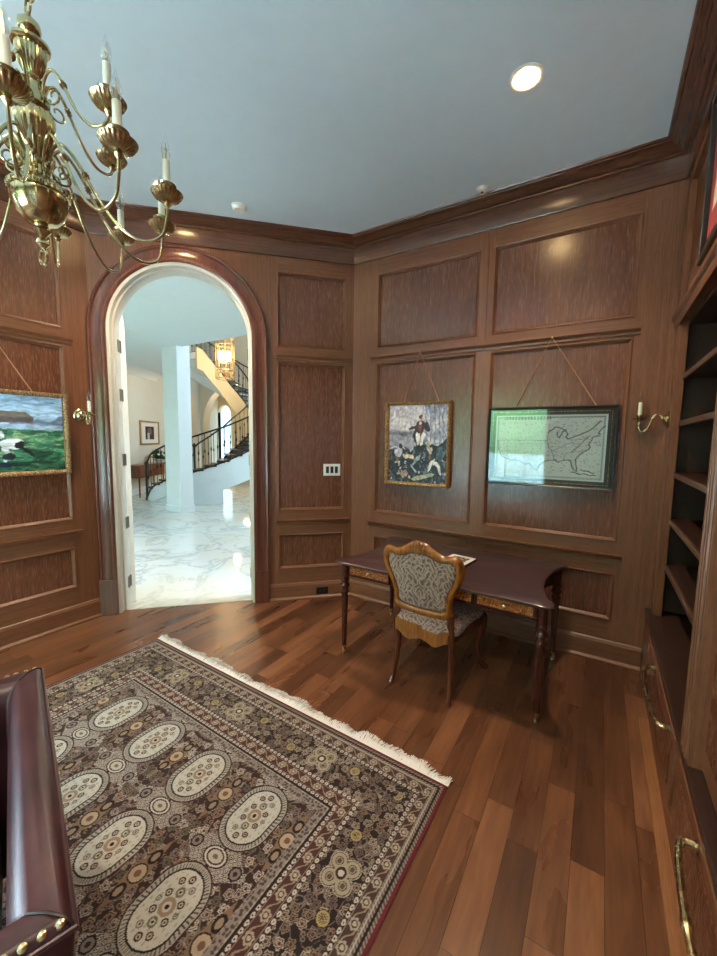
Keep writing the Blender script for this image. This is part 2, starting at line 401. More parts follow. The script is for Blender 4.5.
def arch_band(name, r0, r1, w0, w1, mat, parent, z0=0, prof=None):
    """band that runs up both jambs and round the arch"""
    def lp(r): return [(AC - r, z0)] + [(AC + r * math.cos(PI - PI * k / 32), ZS + r * math.sin(PI - PI * k / 32)) for k in range(33)] + [(AC + r, z0)]
    if prof is None: prof = [(r1, w0), (r1, w1), (r0, w1), (r0, w0)]
    L = []
    P = [lp(r) for r, w_ in prof]
    for i in range(35): L.append([FD @ Vector((P[k][i][0], P[k][i][1], prof[k][1])) for k in range(len(prof))])
    return MB().loops(L).build(name, mat, parent, ang=28)
door = struct(arch_band('door_1', .62, OW, 0, .03, 'casing_wood', None, prof=[(.752, 0), (.752, .030), (.744, .038), (.732, .034), (.722, .022), (.70, .020), (.66, .022), (.645, .030), (.625, .030), (.612, .022), (.608, 0)]))
for sx in (-1, 1):
    MB().box((AC + sx * .612 - (0 if sx > 0 else .142), 0, 0), (AC + sx * .612 + (.142 if sx > 0 else 0), .335, .046), FD).build('plinth_block', 'casing_wood', door, bevel=.004)
arch_band('door_jamb', .575, .622, -.30, .012, 'jamb_paint', door, prof=[(.622, .006), (.612, .014), (.600, .006), (.590, 0), (.588, -.055), (.572, -.058), (.572, -.20), (.622, -.20)])
HG = [.24, .82, 1.42, 2.02, 2.46]
for sx in (-1, 1):
    for z in HG:
        b = MB(); x = AC + sx * .572
        b.box((min(x, x - sx * .004), z - .055, -.20), (max(x, x - sx * .004), z + .055, -.135), FD)
        b.tube([FD @ Vector((x - sx * .004, z - .055, -.202)), FD @ Vector((x - sx * .004, z + .055, -.202))], .007)
        b.build('hinge', 'hinge_metal', door)
# open leaf folded back into the foyer, arched top like the opening
lf = [(0, 0.01), (.55, .01), (.55, ZS + .57)] + [(.55 - .55 * math.sin(PI / 2 * k / 12) * 1.0, ZS + .57 * math.cos(PI / 2 * k / 12)) for k in range(1, 13)]
leaf_m = FD @ Matrix.Translation((AC - .556, 0, -.225)) @ Matrix.Rotation(math.radians(128), 4, 'Y')
dl = MB().prism(lf, -.022, .022, leaf_m).build('door_leaf', 'door_paint', door)
# ---- continuous trims swept along the wall line
def sweep(pts, prof, name, mat, parent=None):
    P = [Vector((x, y)) for x, y in pts]; L = []
    for i, p in enumerate(P):
        ns = []
        if i: d = (P[i] - P[i - 1]).normalized(); ns.append(Vector((d.y, -d.x)))
        if i < len(P) - 1: d = (P[i + 1] - P[i]).normalized(); ns.append(Vector((d.y, -d.x)))
        nn = sum(ns, Vector((0, 0))).normalized(); k = 1 / nn.dot(ns[0])
        L.append([Vector((p.x + nn.x * k * o_, p.y + nn.y * k * o_, z)) for o_, z in prof])
    return MB().loops(L).build(name, mat, parent, ang=28)
CROWN = [(0, 3.335), (.018, 3.336), (.020, 3.340), (.020, 3.478), (.034, 3.484), (.036, 3.492), (.052, 3.496), (.066, 3.506),
         (.084, 3.520), (.104, 3.529), (.122, 3.532), (.124, 3.538), (.14, 3.541), (.145, 3.55), (0, 3.55)]
def on(F, u, w_=0): q = F @ Vector((u, 0, w_)); return (q.x, q.y)
n_t = 1
def trim(pts, prof, mat):
    global n_t
    o = struct(sweep(pts, prof, 'trim_%d' % n_t, mat)); n_t += 1; return o
trim([(XL, BACKY), C1], CROWN, 'cherry_along_y')
trim([C1, C2], CROWN, 'cherry_diagonal')
# mitre the crown by giving each run its neighbours' bisector
def mitred(pts, i0, i1, prof, name, mat):
    P = [Vector((x, y)) for x, y in pts]; L = []
    for i in range(i0, i1 + 1):
        ns = []
        if i: d = (P[i] - P[i - 1]).normalized(); ns.append(Vector((d.y, -d.x)))
        if i < len(P) - 1: d = (P[i + 1] - P[i]).normalized(); ns.append(Vector((d.y, -d.x)))
        nn = sum(ns, Vector((0, 0))).normalized(); k = 1 / nn.dot(ns[0])
        L.append([Vector((P[i].x + nn.x * k * o_, P[i].y + nn.y * k * o_, z)) for o_, z in prof])
    return struct(MB().loops(L).build(name, mat, None, ang=28))
for o in [o for o in bpy.data.objects if o.name.startswith('trim_')]: bpy.data.objects.remove(o)
PATH = [(XL, BACKY), C1, C2, (XB, YR), (XB, BACKY)]
for i, m_ in enumerate(('crown_y', 'crown_d', 'crown_x', 'crown_y')):
    mitred(PATH, i, i + 1, CROWN, 'trim_%d' % (i + 1), m_)
BASE = [(0, 0), (.034, 0), (.034, .014), (.022, .026), (.018, .030), (.018, .145), (.014, .152), (.012, .164), (.004, .171), (0, .171)]
mitred([(XL, -1.0), on(FL, C1[1] - .0)], 0, 1, BASE, 'baseboard_left', 'cherry_along_y')
mitred([on(FD, AC + OW), C2, (XB - .0, YR), (XB, 2.9)], 0, 1, BASE, 'baseboard_door', 'cherry_diagonal')
mitred([on(FD, AC + OW), C2, (XB - .03, YR)], 1, 2, BASE, 'baseboard_back', 'cherry_along_x')
def rail_prof(z, d=.03): return [(0, z - .052), (.006, z - .052), (.012, z - .046), (.014, z - .030), (.020, z - .022), (d, z - .016), (d + .006, z - .010), (d + .006, z), (0, z)]
k = 5
for F, a, c_, m_ in ((FR, -1.96, .176, 'cherry_along_x'), (FD, U_(.765), U_(.024), 'cherry_diagonal'), (FL, -.8, 1.595, 'cherry_along_y')):
    for z in (H['rail'], H['rail2']):
        o = struct(sweep([on(F, a), on(F, c_)], rail_prof(z), 'trim_%d' % k, m_)); k += 1
# centre fillet between the upper panels of the back wall
struct(MB().box((-.905, H['rail2'] + .02, 0), (-.875, 3.34, .006), FR).build('trim_%d' % k, 'cherry_vertical', None, bevel=.002))
# floor, ceiling, back of room
poly = [(XL - .12, BACKY), (XL - .12, C1[1] - .0), (C1[0] - .09, C1[1] + .08), (C2[0] - .08, C2[1] + .09), (XB + .6, YR + .1), (XB + .6, BACKY)]
struct(MB().prism(poly[::-1], -.1, 0).build('floor', 'floor_boards', smooth=False))
struct(MB().prism(poly[::-1], CZ, CZ + .12).build('ceiling', 'plaster', smooth=False))
# rear walls with tall windows (behind the camera); the east window is added for light
def window_wall(name, F, u0, u1, wins, wmat):
    b = MB(); us = sorted({u0, u1, *[a for w_ in wins for a in w_[:2]]})
    for i in range(len(us) - 1):
        uc = (us[i] + us[i + 1]) / 2; hit = [w_ for w_ in wins if w_[0] < uc < w_[1]]
        if hit: b.box((us[i], 0, -.12), (us[i + 1], hit[0][2], 0), F); b.box((us[i], hit[0][3], -.12), (us[i + 1], CZ, 0), F)
        else: b.box((us[i], 0, -.12), (us[i + 1], CZ, 0), F)
    return struct(b.build(name, wmat, smooth=False))
wi = 1
def window(F, a, c_, z0, z1):
    global wi
    b = MB(); t_ = .06
    b.box((a, z0, -.1), (a + t_, z1, -.02), F).box((c_ - t_, z0, -.1), (c_, z1, -.02), F).box((a + t_, z0, -.1), (c_ - t_, z0 + t_, -.02), F).box((a + t_, z1 - t_, -.1), (c_ - t_, z1, -.02), F)
    for i in (1, 2): x = a + (c_ - a) * i / 3; b.box((x - .012, z0 + t_, -.07), (x + .012, z1 - t_, -.05), F)
    for i in (1, 2, 3): z = z0 + (z1 - z0) * i / 4; b.box((a + t_, z - .012, -.07), (c_ - t_, z + .012, -.05), F)
    o = struct(b.build('window_%d' % wi, 'white_paint', smooth=False)); wi += 1
    MB().box((a + t_, z0 + t_, -.062), (c_ - t_, z1 - t_, -.058), F).build('pane', 'picture_glass', o, smooth=False)
FK = frame((0, BACKY), (-1, 0, 0))
window_wall('wall_rear', FK, -XB - .1, -XL, [(1.07, 2.45, .3, 2.75), (2.65, 3.6, .3, 2.75)], 'cherry_vertical')
window(FK, 1.07, 2.45, .3, 2.75); window(FK, 2.65, 3.6, .3, 2.75)
window_wall('wall_window_side', FL, BACKY, -1.0, [(-3.05, -1.15, .3, 2.75)], 'cherry_vertical'); window(FL, -3.05, -1.15, .3, 2.75)
FE = frame((XB, 0), (0, -1, 0))
window_wall('wall_added_window_east', FE, .6, -BACKY, [(1.0, 3.0, .3, 2.75)], 'cherry_vertical'); window(FE, 1.0, 3.0, .3, 2.75)  # unseen window, added to brighten the left wall, door wall and ceiling
# garden
struct(MB().box((-14, -9.2, -.3), (14, -9.0, 1.15)).build('wall_garden', 'garden_wall_paint', smooth=False))
struct(MB().box((-14, -6, -.35), (-4.6, .3, -.3)).build('ground_foyer_side', 'lawn', smooth=False))
struct(MB().box((-14, -30, -.35), (14, BACKY - .3, -.3)).build('ground', 'patio', smooth=False))
b = MB()
for i in range(26):
    x = -13 + i * 1.05 + random.uniform(-.3, .3); r = random.uniform(.9, 1.4); h = random.uniform(4.5, 7.5)
    b.lathe([(r * .3, 0), (r, .8), (r * 1.15, h * .4), (r * .8, h * .8), (.1, h)], (x, -11 - random.random(), -.3), 10)
tag(b.build('hedge', 'lawn'), 'tall green hedge outside the study windows', 'hedge')

# ---------------------------------------------------------------- foyer beyond the arch
def wall_seg(p, q, z0, z1, th, mat, name):
    p = Vector(p); q = Vector(q); d = (q - p).normalized(); nn = Vector((-d.y, d.x)) * th
    return MB().prism([tuple(p), tuple(q), tuple(q + nn), tuple(p + nn)], z0, z1).build(name, mat, smooth=False)
fl = [(C1[0] - .08, C1[1] + .09), (C1[0] - .12, .5), (-11, .5), (-14, 11.6), (-2.5, 11.6), (-2.5, YR + .11), (C2[0] - .09, C2[1] + .1)]
struct(MB().prism(fl, -.1, -.001).build('floor_foyer', 'marble', smooth=False))
# threshold
struct(MB().box((AC - .6, 0, -.30), (AC + .6, .004, -.055), FD).build('trim_20', 'marble', smooth=False))
W0, W1 = Vector((-8.6, .55)), Vector((-13.2, 10.7))
LWd = Vector((-1.35, 2.1)).normalized(); LW0 = Vector((-10.33, 4.96))
pA = LW0 - LWd * 5.0; pB = LW0 + LWd * 6.5
struct(wall_seg(pA, pB, 0, 6.4, .12, 'foyer_cream', 'wall_foyer_left'))
FW = frame((LW0.x, LW0.y), (LWd.x, LWd.y, 0))
mitred([tuple(pA), tuple(pB)], 0, 1, [(0, 0), (.02, 0), (.02, .16), (0, .18)], 'baseboard_foyer', 'white_paint')
mitred([tuple(pA), tuple(LW0 + LWd * 2.6)], 0, 1, [(0, 3.30), (.02, 3.30), (.03, 3.36), (.1, 3.46), (.15, 3.52), (0, 3.52)], 'trim_21', 'white_paint')
# foyer ceiling with a free edge at the stair well
ce = [(C1[0] - .2, C1[1] + .2), (C1[0] - .2, .5), (-11, .5), tuple(LW0 + LWd * 3.0), (-8.13, 5.56), (-8.0, 5.23), (-2.5, 5.23), (-2.5, YR + .2), (C2[0] - .2, YR + .2)]
struct(MB().prism(ce, 3.52, 3.95).build('ceiling_foyer', 'foyer_white', smooth=False))
struct(MB().prism([(-14, 5), (-2.5, 5), (-2.5, 12), (-14, 12)], 6.4, 6.5).build('ceiling_stair_hall', 'foyer_white', smooth=False))
b = MB(); b.box((-2.6, 3.5, 0), (-2.5, 7.5, 6.4)); b.box((-2.6, 9.1, 0), (-2.5, 11.6, 6.4)); b.box((-2.6, 7.5, 5.6), (-2.5, 9.1, 6.4)); b.box((-2.6, 7.5, 0), (-2.5, 9.1, 3.6))
struct(b.build('wall_stair_right', 'foyer_cream', smooth=False))
b = MB(); b.box((-12, .42, 0), (-9.7, .5, 3.95)); b.box((-6.7, .42, 0), (-3.9, .5, 3.95)); b.box((-9.7, .42, 2.7), (-6.7, .5, 3.95)); b.box((-9.7, .42, 0), (-6.7, .5, .5))
struct(b.build('wall_foyer_front', 'foyer_cream', smooth=False))
struct(MB().box((-8.13, 5.09, 0), (-7.62, 5.40, 3.56)).box((-8.15, 5.07, 0), (-7.60, 5.42, .14)).build('column', 'foyer_column', bevel=.004), 'square white foyer column')
# stair hall rear wall with an arched niche and an arched window in it
YN = 9.9
def arch_wall(y, x0, x1, z1, cx, r, zs, th, mat, name, zb=0):
    n_ = 24; b = MB(); F = frame((0, y), (1, 0, 0))
    a_ = [(cx + r * math.cos(PI - PI * k / n_), zs + r * math.sin(PI - PI * k / n_)) for k in range(n_ + 1)]
    for k in range(n_):
        (xa, za), (xc, zc) = a_[k], a_[k + 1]
        P = [(xa, za), (xc, zc), (xc, z1), (xa, z1)]
        b.prism(P, -th, 0, F)
    b.box((x0, 0, -th), (cx - r, z1, 0), F).box((cx + r, 0, -th), (x1, z1, 0), F)
    if zb: b.box((cx - r, 0, -th), (cx + r, zb, 0), F)
    return struct(b.build(name, mat, smooth=False))
arch_wall(YN, -13.4, -2.6, 6.4, -11.9, 1.35, 2.1, .3, 'foyer_cream', 'wall_stair_rear')
arch_wall(11.2, -14, -2.6, 6.4, -13.9 + .3, .42, 2.55, .15, 'foyer_tan', 'wall_niche', .6)
o = struct(MB().prism([(-14.02, .6), (-13.18, .6), (-13.18, 2.55)] + [(-13.6 + .42 * math.cos(a), 2.55 + .42 * math.sin(a)) for a in np.linspace(0, PI, 14)[1:-1]] + [(-14.02, 2.55)], -.16, -.15, frame((0, 11.2), (1, 0, 0))).build('window_5', 'day_pane', smooth=False))
struct(MB().box((-14.1, 5, 0), (-14, 12, 6.5)).box((-14, 11.6, 0), (-2.5, 11.7, 6.5)).build('wall_stair_outer', 'foyer_cream', smooth=False))
# ---- curved staircase
SC = Vector((-9.4, 7.6)); RO, RI = 2.0, .95
ZT = [(-104, .0), (-95, .32), (-77, .56), (-56, .77), (-36, 1.01), (-19, 1.28), (0, 1.52), (40, 1.98), (81, 2.5), (121, 3.2), (148, 3.78), (172, 4.2), (185, 4.25)]
def zst(a): return float(np.interp(a, [q[0] for q in ZT], [q[1] for q in ZT]))
def sp_(a, r, z): a = math.radians(a); return Vector((SC.x + r * math.cos(a), SC.y + r * math.sin(a), z))
stair = thing('curved_staircase', 'curved white staircase with black iron railings behind the foyer column', 'staircase', (SC.x, SC.y, 0))
sinv = Matrix.Translation((-SC.x, -SC.y, 0))
def sb(b, name, mat, **k): b.v = [tuple(sinv @ Vector(q)) for q in b.v]; return b.build(name, mat, stair, **k)
angs = list(range(-104, 186, 4))
for r, nm in ((RO, 'outer_stringer'), (RI, 'inner_stringer')):
    L = [[sp_(a, r - .06, max(zst(a) - (.35 if a < 0 else .35 + .25 * min(1, a / 100)), 0)), sp_(a, r, max(zst(a) - (.35 if a < 0 else .35 + .25 * min(1, a / 100)), 0)), sp_(a, r, zst(a) + .02), sp_(a, r - .06, zst(a) + .02)] for a in angs]
    sb(MB().loops(L), nm, 'foyer_white' if r == RO else 'foyer_tan')
L = [[sp_(a, RI, max(zst(a) - .3, 0)), sp_(a, RO - .03, max(zst(a) - .3, 0)), sp_(a, RO - .03, max(zst(a) - .12, .01)), sp_(a, RI, max(zst(a) - .12, .01))] for a in angs]
sb(MB().loops(L), 'soffit', 'foyer_white')
L = [[sp_(a, RO - .10, 0), sp_(a, RO - .03, 0), sp_(a, RO - .03, max(zst(a) - .3, .01)), sp_(a, RO - .10, max(zst(a) - .3, .01))] for a in range(-101, -37, 3)]
sb(MB().loops(L), 'drum_wall', 'foyer_white')
L = [[sp_(a, RO - .10, min(zst(a) - .36, .35 + (a + 38) * .012)), sp_(a, RO - .03, min(zst(a) - .36, .35 + (a + 38) * .012)), sp_(a, RO - .03, zst(a) - .3), sp_(a, RO - .10, zst(a) - .3)] for a in range(-38, 1, 3)]
sb(MB().loops(L), 'arch_lintel', 'foyer_white')
a = -102; i = 0
while a < 170:
    a2 = a + 8.6; z = zst(a2)
    q = [sp_(a, RI - .03, 0), sp_(a, RO + .03, 0), sp_(a2, RO + .03, 0), sp_(a2, RI - .03, 0)]
    st = MB().prism([(v.x, v.y) for v in q], z - .02, z + .02); sb(st, 'tread', 'dark_tread', smooth=False)
    a = a2
for r in (RO, RI):
    b = MB(); a0 = -104 if r == RO else -84
    for a in np.arange(a0, 184, 4.2 if r == RO else 8.6):
        b.tube([sp_(a, r, zst(a)), sp_(a, r, zst(a) + .87)], .008, 5)
        m_ = sp_(a, r, zst(a) + .45)
        b.lathe([(.008, -.05), (.018, -.02), (.018, .02), (.008, .05)], m_, 6)
    b.tube([sp_(a, r, zst(a) + .04) for a in range(int(a0), 184, 4)], .022, 6)
    sb(b, 'balusters', 'iron')
    sb(MB().tube([sp_(a, r, zst(a) + .88) for a in range(int(a0), 184, 4)], .022, 8), 'handrail', 'iron')
    c0 = sp_(a0, r, 0); sb(MB().lathe([(.05, zst(a0) if r != RO else 0), (.03, zst(a0) + .1), (.03, zst(a0) + .9), (.055, zst(a0) + .93), (.02, zst(a0) + 1.0)], (c0.x, c0.y, 0), 10), 'newel_post', 'iron')
struct(MB().box((-14, 5.0, 3.9), (-2.5, 5.1, 6.5)).build('wall_gallery', 'foyer_cream', smooth=False))
# ---- lantern
LX, LY, LZ = -8.87, 7.37, 3.22
ln = thing('hall_lantern', 'large iron and glass lantern with glowing candles hanging by the staircase', 'lantern', (LX, LY, LZ))
b = MB()
for z in (.0, .22, .9, 1.1): b.tube([(.24 * math.cos(a), .24 * math.sin(a), z) for a in np.linspace(0, 2 * PI, 25)[:-1]], .012, 6, True)
for k in range(8):
    a = k * PI / 4; b.tube([(.24 * math.cos(a), .24 * math.sin(a), 0), (.24 * math.cos(a), .24 * math.sin(a), 1.1)], .009, 6)
    b.tube([(.24 * math.cos(a), .24 * math.sin(a), 1.1), (.12 * math.cos(a), .12 * math.sin(a), 1.2), (0, 0, 1.32)], .008, 6)
    b.tube([(.24 * math.cos(a), .24 * math.sin(a), .1), (.25 * math.cos(a + .39), .25 * math.sin(a + .39), .2), (.24 * math.cos(a + .78), .24 * math.sin(a + .78), .1)], .008, 5)
b.build('cage', 'gilt', ln)
MB().tube([(0, 0, 1.3), (0, 0, 3.17)], .012, 6).build('chain', 'iron', ln)
b = MB()
for k in range(6):
    a = k * PI / 3; b.tube([(0, 0, .45), (.06 * math.cos(a), .06 * math.sin(a), .4), (.13 * math.cos(a), .13 * math.sin(a), .42), (.13 * math.cos(a), .13 * math.sin(a), .48)], .008, 6)
b.tube([(0, 0, .4), (0, 0, 1.3)], .01, 6); b.build('candelabra', 'gilt', ln)
for k in range(6):
    a = k * PI / 3; MB().lathe([(.012, .48), (.014, .58), (.03, .62), (.026, .68), (.004, .74)], (.13 * math.cos(a), .13 * math.sin(a), 0), 8).build('bulb', 'flame_glow', ln)
lamp('lantern_light', (LX, LY, LZ + .65), 40, (1, .82, .55), .12)
lamp('niche_light', (-12.0, 10.4, 3.2), 14, (1, .74, .42), .1)
lamp('under_stair_light', (-8.8, 8.0, .9), 7, (1, .72, .4), .1)
# ---- console table with flowers, framed picture over it
cq = FW @ Vector((1.32, 0, .26)); ang = math.atan2(LWd.y, LWd.x)
con = thing('console_table', 'narrow wooden console table on slender legs against the foyer wall', 'table', (cq.x, cq.y, 0), ang)
MB().box((-.72, -.20, .84), (.72, .19, .87)).build('tabletop', 'console_wood', con, bevel=.004)
MB().box((-.69, -.17, .52), (.69, .17, .84)).build('case', 'console_wood', con, bevel=.003)
for i in (-1, 0, 1):
    d_ = MB().box((i * .455 - .21, -.182, .56), (i * .455 + .21, -.17, .81)).build('drawer', 'console_wood', con, bevel=.004)
    MB().lathe([(.012, 0), (.016, .012), (.0, .02)], (i * .455, -.182, .69), 8, Matrix.Rotation(PI / 2, 4, 'X')).build('knob', 'brass', d_)
for x in (-.66, .66):
    for y in (-.14, .14): MB().lathe([(.014, 0), (.02, .1), (.024, .5), (.026, .54)], (x, y, 0), 8).build('leg', 'console_wood', con)
fp = FW @ Vector((1.72, 0, .42))
fb = thing('flower_arrangement', 'low bowl of white flowers and green leaves on the foyer console table', 'flowers', (fp.x, fp.y, .87))
MB().lathe([(.06, 0), (.1, .03), (.14, .09), (.13, .12), (.1, .11)], n=16).build('bowl', 'vase_blue', fb)
b = MB()
for k in range(60):
    a = random.uniform(0, 2 * PI); e = random.uniform(.15, 1.2); L_ = random.uniform(.22, .42); d = Vector((math.cos(a) * math.cos(e), math.sin(a) * math.cos(e), math.sin(e)))
    s_ = d.cross(Vector((0, 0, 1))).normalized() * .03; p0 = Vector((0, 0, .1)); p1 = p0 + d * L_ * .6; p2 = p0 + d * L_ + Vector((0, 0, -.04))
    b.add([p0, p1 - s_, p2, p1 + s_], [(0, 1, 2, 3)])
b.build('leaves', 'leaf_green', fb, smooth=False)
for k in range(9):
    a = k * 2.4; r = .03 + .018 * k; MB().lathe([(.01, -.02), (.04, 0), (.045, .02), (.02, .035)], (r * math.cos(a), r * math.sin(a), .30 - r * .5), 8).build('blossom', 'petal', fb)
pf = thing('framed_picture', 'small dark picture with cream mat hanging over the foyer console', 'picture', tuple(FW @ Vector((2.05, 1.38, .0))), ang)
MB().ring([(-.55, 0), (.55, 0), (.55, .70), (-.55, .70)], [(-.49, .05), (.49, .05), (.49, .65), (-.49, .65)], -.002, .035, Matrix.Rotation(PI / 2, 4, 'X')).build('frame', 'gilt', pf)
MB().box((-.50, -.014, .03), (.50, -.002, .67)).build('mat', 'paper', pf)
def dark_pic(U, V):
    c = np.zeros(U.shape + (3,)) + (44, 36, 36); m_ = ((U - .5) / .25) ** 2 + ((V - .62) / .3) ** 2 < 1; c[m_] = (120, 84, 70)
    m_ = (abs(U - .35) < .12) & (V < .5); c[m_] = (190, 180, 170); return c
grid('print', .50, .38, 30, 30, dark_pic, Matrix.Translation((-.25, -.017, .16)) @ Matrix.Rotation(PI / 2, 4, 'X'), 'print_paper', pf)
tag(MB().lathe([(.09, 3.515), (.10, 3.519), (.10, 3.5205)], (-7.2, 4.0, 0), 20).build('ceiling_speaker', 'plastic_white'), 'flat round white fitting on the foyer ceiling', 'ceiling fitting')
# ---------------------------------------------------------------- rug
RX, RW, RY1, RLEN = -1.747, 1.228, 1.715, 3.1
ROT = math.radians(-1.2)
def hash2(i, j, s=0):
    h = (i.astype(np.int64) * 73856093) ^ (j.astype(np.int64) * 19349663) ^ (s * 83492791); h = (h ^ (h >> 13)) * 1274126177
    return ((h ^ (h >> 16)) & 0xffff) / 65535.
def floral(x, y, cell, seed, jit=.35):
    """nearest blossom of a jittered lattice: distance (in cells), id, angle"""
    gx = x / cell; gy = y / cell; bi = np.floor(gx); bj = np.floor(gy)
    best = np.full(x.shape, 9.); idv = np.zeros(x.shape); an = np.zeros(x.shape)
    for di in (-1, 0, 1):
        for dj in (-1, 0, 1):
            i = bi + di; j = bj + dj
            px = i + .5 + (hash2(i, j, seed) - .5) * 2 * jit; py = j + .5 + (hash2(i, j, seed + 1) - .5) * 2 * jit
            d = np.hypot(gx - px, gy - py); m = d < best
            best = np.where(m, d, best); idv = np.where(m, hash2(i, j, seed + 2), idv); an = np.where(m, np.arctan2(gy - py, gx - px), an)
    return best, idv, an
def rugcol(U, V):
    X = (U - .5) * 2 * RW; Y = (1 - V) * RLEN
    aX = abs(X); ex = RW - aX; ey = np.minimum(Y, RLEN - Y); side = ex < ey; e = np.where(side, ex, ey)
    al = np.where(side, Y - RLEN / 2, X)
    c = np.zeros(U.shape + (3,)); P = lambda *a: np.array(a, float)
    def put(m, col, k=1.): c[m] = c[m] * (1 - k) + P(*col) * k
    dark, brown, red, cream, tan, grey, gold, green = (38, 26, 26), (70, 44, 38), (96, 44, 42), (204, 196, 172), (160, 138, 108), (140, 128, 118), (178, 160, 104), (112, 116, 92)
    # dense floral ground, two scales
    def ground(m, seed, g, cols, cell=.034):
        put(m, g); xs, ys = aX, Y
        d, i_, a_ = floral(xs, ys, cell, seed); r = .38 + .06 * np.cos(a_ * 5)
        for k, cc in enumerate(cols):
            s_ = m & (i_ >= k / len(cols)) & (i_ < (k + 1) / len(cols))
            put(s_ & (d < r), cc); put(s_ & (d < r * .78), g); put(s_ & (d < r * .60), cc, .9); put(s_ & (d < r * .34), red)
        d2, i2, a2 = floral(xs + .5, ys + .3, cell * .55, seed + 5, .45)
        put(m & (d2 < .34) & (i2 < .6) & (d > r), tan, .8); put(m & (d2 < .16) & (i2 < .6) & (d > r), g)
        sc = abs(np.sin(xs * 62 + 2.2 * np.sin(ys * 41)) + np.sin(ys * 55 + 2 * np.sin(xs * 47))) < .13
        put(m & sc & (d > r), cream, .5)
    field = e > .44
    ground(field, 11, (68, 46, 42), [cream, grey, tan, (176, 166, 146), green], .046)
    # paler lattice patches between the medallions
    PX, PY = .385, .40
    ux = ((X - .1925 + PX / 2) % PX) - PX / 2; uy = ((Y - .61 + PY / 2) % PY) - PY / 2      # centred on the ovals
    vx = ((X + PX / 2) % PX) - PX / 2; vy = ((Y - .81 + PY / 2) % PY) - PY / 2              # centred between them
    dia = abs(ux) / .17 + abs(vy) / .11 < 1
    m = field & dia; put(m, (168, 160, 142)); dd, ii, aa = floral(ux, vy, .022, 3, .05)
    put(m & (dd < .42), dark); put(m & (dd < .3), (196, 188, 166)); put(m & (dd < .14), red)
    o = np.hypot(ux / .05, vy / .034); put(field & (o < 1.15), dark); put(field & (o < 1), cream); put(field & (o < .82), brown); put(field & (o < .66), (190, 184, 160)); put(field & (o < .25), green)
    for sx in (-1, 1):
        o = np.hypot((ux - sx * .115) / .026, vy / .026); put(field & (o < 1.), dark); put(field & (o < .75), grey); put(field & (o < .35), brown)
    # spandrels between ovals of one row
    o = np.hypot(vx / .032, uy / .032); w_ = abs(vx) / .042 + abs(uy) / .15 < 1
    put(field & w_, (142, 116, 86)); put(field & w_ & (abs(abs(uy) - .07) < .03) & (np.hypot(vx / .022, (abs(uy) - .07) / .03) < 1), dark)
    put(field & (np.hypot(vx / .012, (abs(uy) - .07) / .018) < 1), tan); put(field & (o < 1.12), dark); put(field & (o < .95), (186, 166, 128)); put(field & (o < .4), red, .6)
    # oval medallions (stadium shapes)
    def stad(hw, hl): return np.hypot(ux, np.maximum(abs(uy) - (hl - hw), 0)) / hw
    fm = field & (abs(Y - .61) < 3)
    s_ = stad(.112, .152)
    put(fm & (s_ < 1.06), brown); put(fm & (s_ < 1.), (176, 172, 152))
    an_ = np.arctan2(uy * .6, ux); put(fm & (s_ < .97) & (s_ > .8) & ((an_ * 34 / PI) % 1 < .38), (92, 80, 70)); put(fm & (abs(s_ - .79) < .03), dark)
    inn = fm & (s_ < .76); put(inn, (198, 196, 174))
    for (cx_, cy_, r_, cc) in [(0, 0, .030, tan), (0, .052, .017, green), (0, -.052, .017, green), (.036, .03, .013, brown), (-.036, .03, .013, brown), (.036, -.03, .013, brown), (-.036, -.03, .013, brown),
                               (.030, .078, .013, red), (-.030, .078, .013, grey), (.030, -.078, .013, grey), (-.030, -.078, .013, red), (0, .10, .014, brown), (0, -.10, .014, brown), (.05, 0, .010, green), (-.05, 0, .010, green)]:
        d = np.hypot(ux - cx_, uy - cy_); put(inn & (d < r_), cc); put(inn & (d < r_ * .55), (200, 190, 160)); put(inn & (d < r_ * .28), dark)
    put(inn & (abs(np.sin(ux * 150) * np.sin(uy * 110)) > .8) & (s_ < .7) & (np.hypot(ux, uy) > .035), (150, 146, 122), .6)
    # borders
    def band(a, b): return (e >= a) & (e < b)
    g = band(.40, .44); put(g, (148, 138, 124)); put(g & (floral(aX, Y, .016, 51)[0] < .36), (92, 76, 68)); put(g & ((e < .405) | (e > .435)), cream, .5)
    put(band(.392, .40), dark)
    for a, b in ((.372, .392), (.300, .318), (.100, .118)):
        g = band(a, b); put(g, brown); mid = (a + b) / 2
        d = np.hypot(((al % .026) - .013) / .010, (e - mid) / .0075); put(g & (d < 1), cream); put(g & (d < .35), dark)
    for a, b, gc in ((.318, .372, (92, 58, 50)), (.052, .100, (86, 62, 54))):
        g = band(a, b); put(g, gc); mid = (a + b) / 2; q = (al % .075) - .0375
        d = np.hypot(q / .019, (e - mid) / .019); an2 = np.arctan2(e - mid, q)
        put(g & (abs(e - mid - .012 * np.sin(al * 2 * PI / .075)) < .0035), tan); put(g & (d < 1 + .12 * np.cos(6 * an2)), (176, 164, 138)); put(g & (d < .62), gc); put(g & (d < .4), (190, 176, 140))
        put(g & ((e - a < .003) | (b - e < .003)), cream, .55)
    g = band(.118, .300); ground(g, 31, (52, 38, 36), [(176, 162, 134), (150, 132, 106), (128, 116, 104), (186, 174, 146)], .043)
    q = ((al + .0) % .63) - .315 if False else None
    ql = np.where(side, ((Y - .585 + .28) % .56) - .28, ((X - .0 + .315) % .63) - .315); qe = e - .205
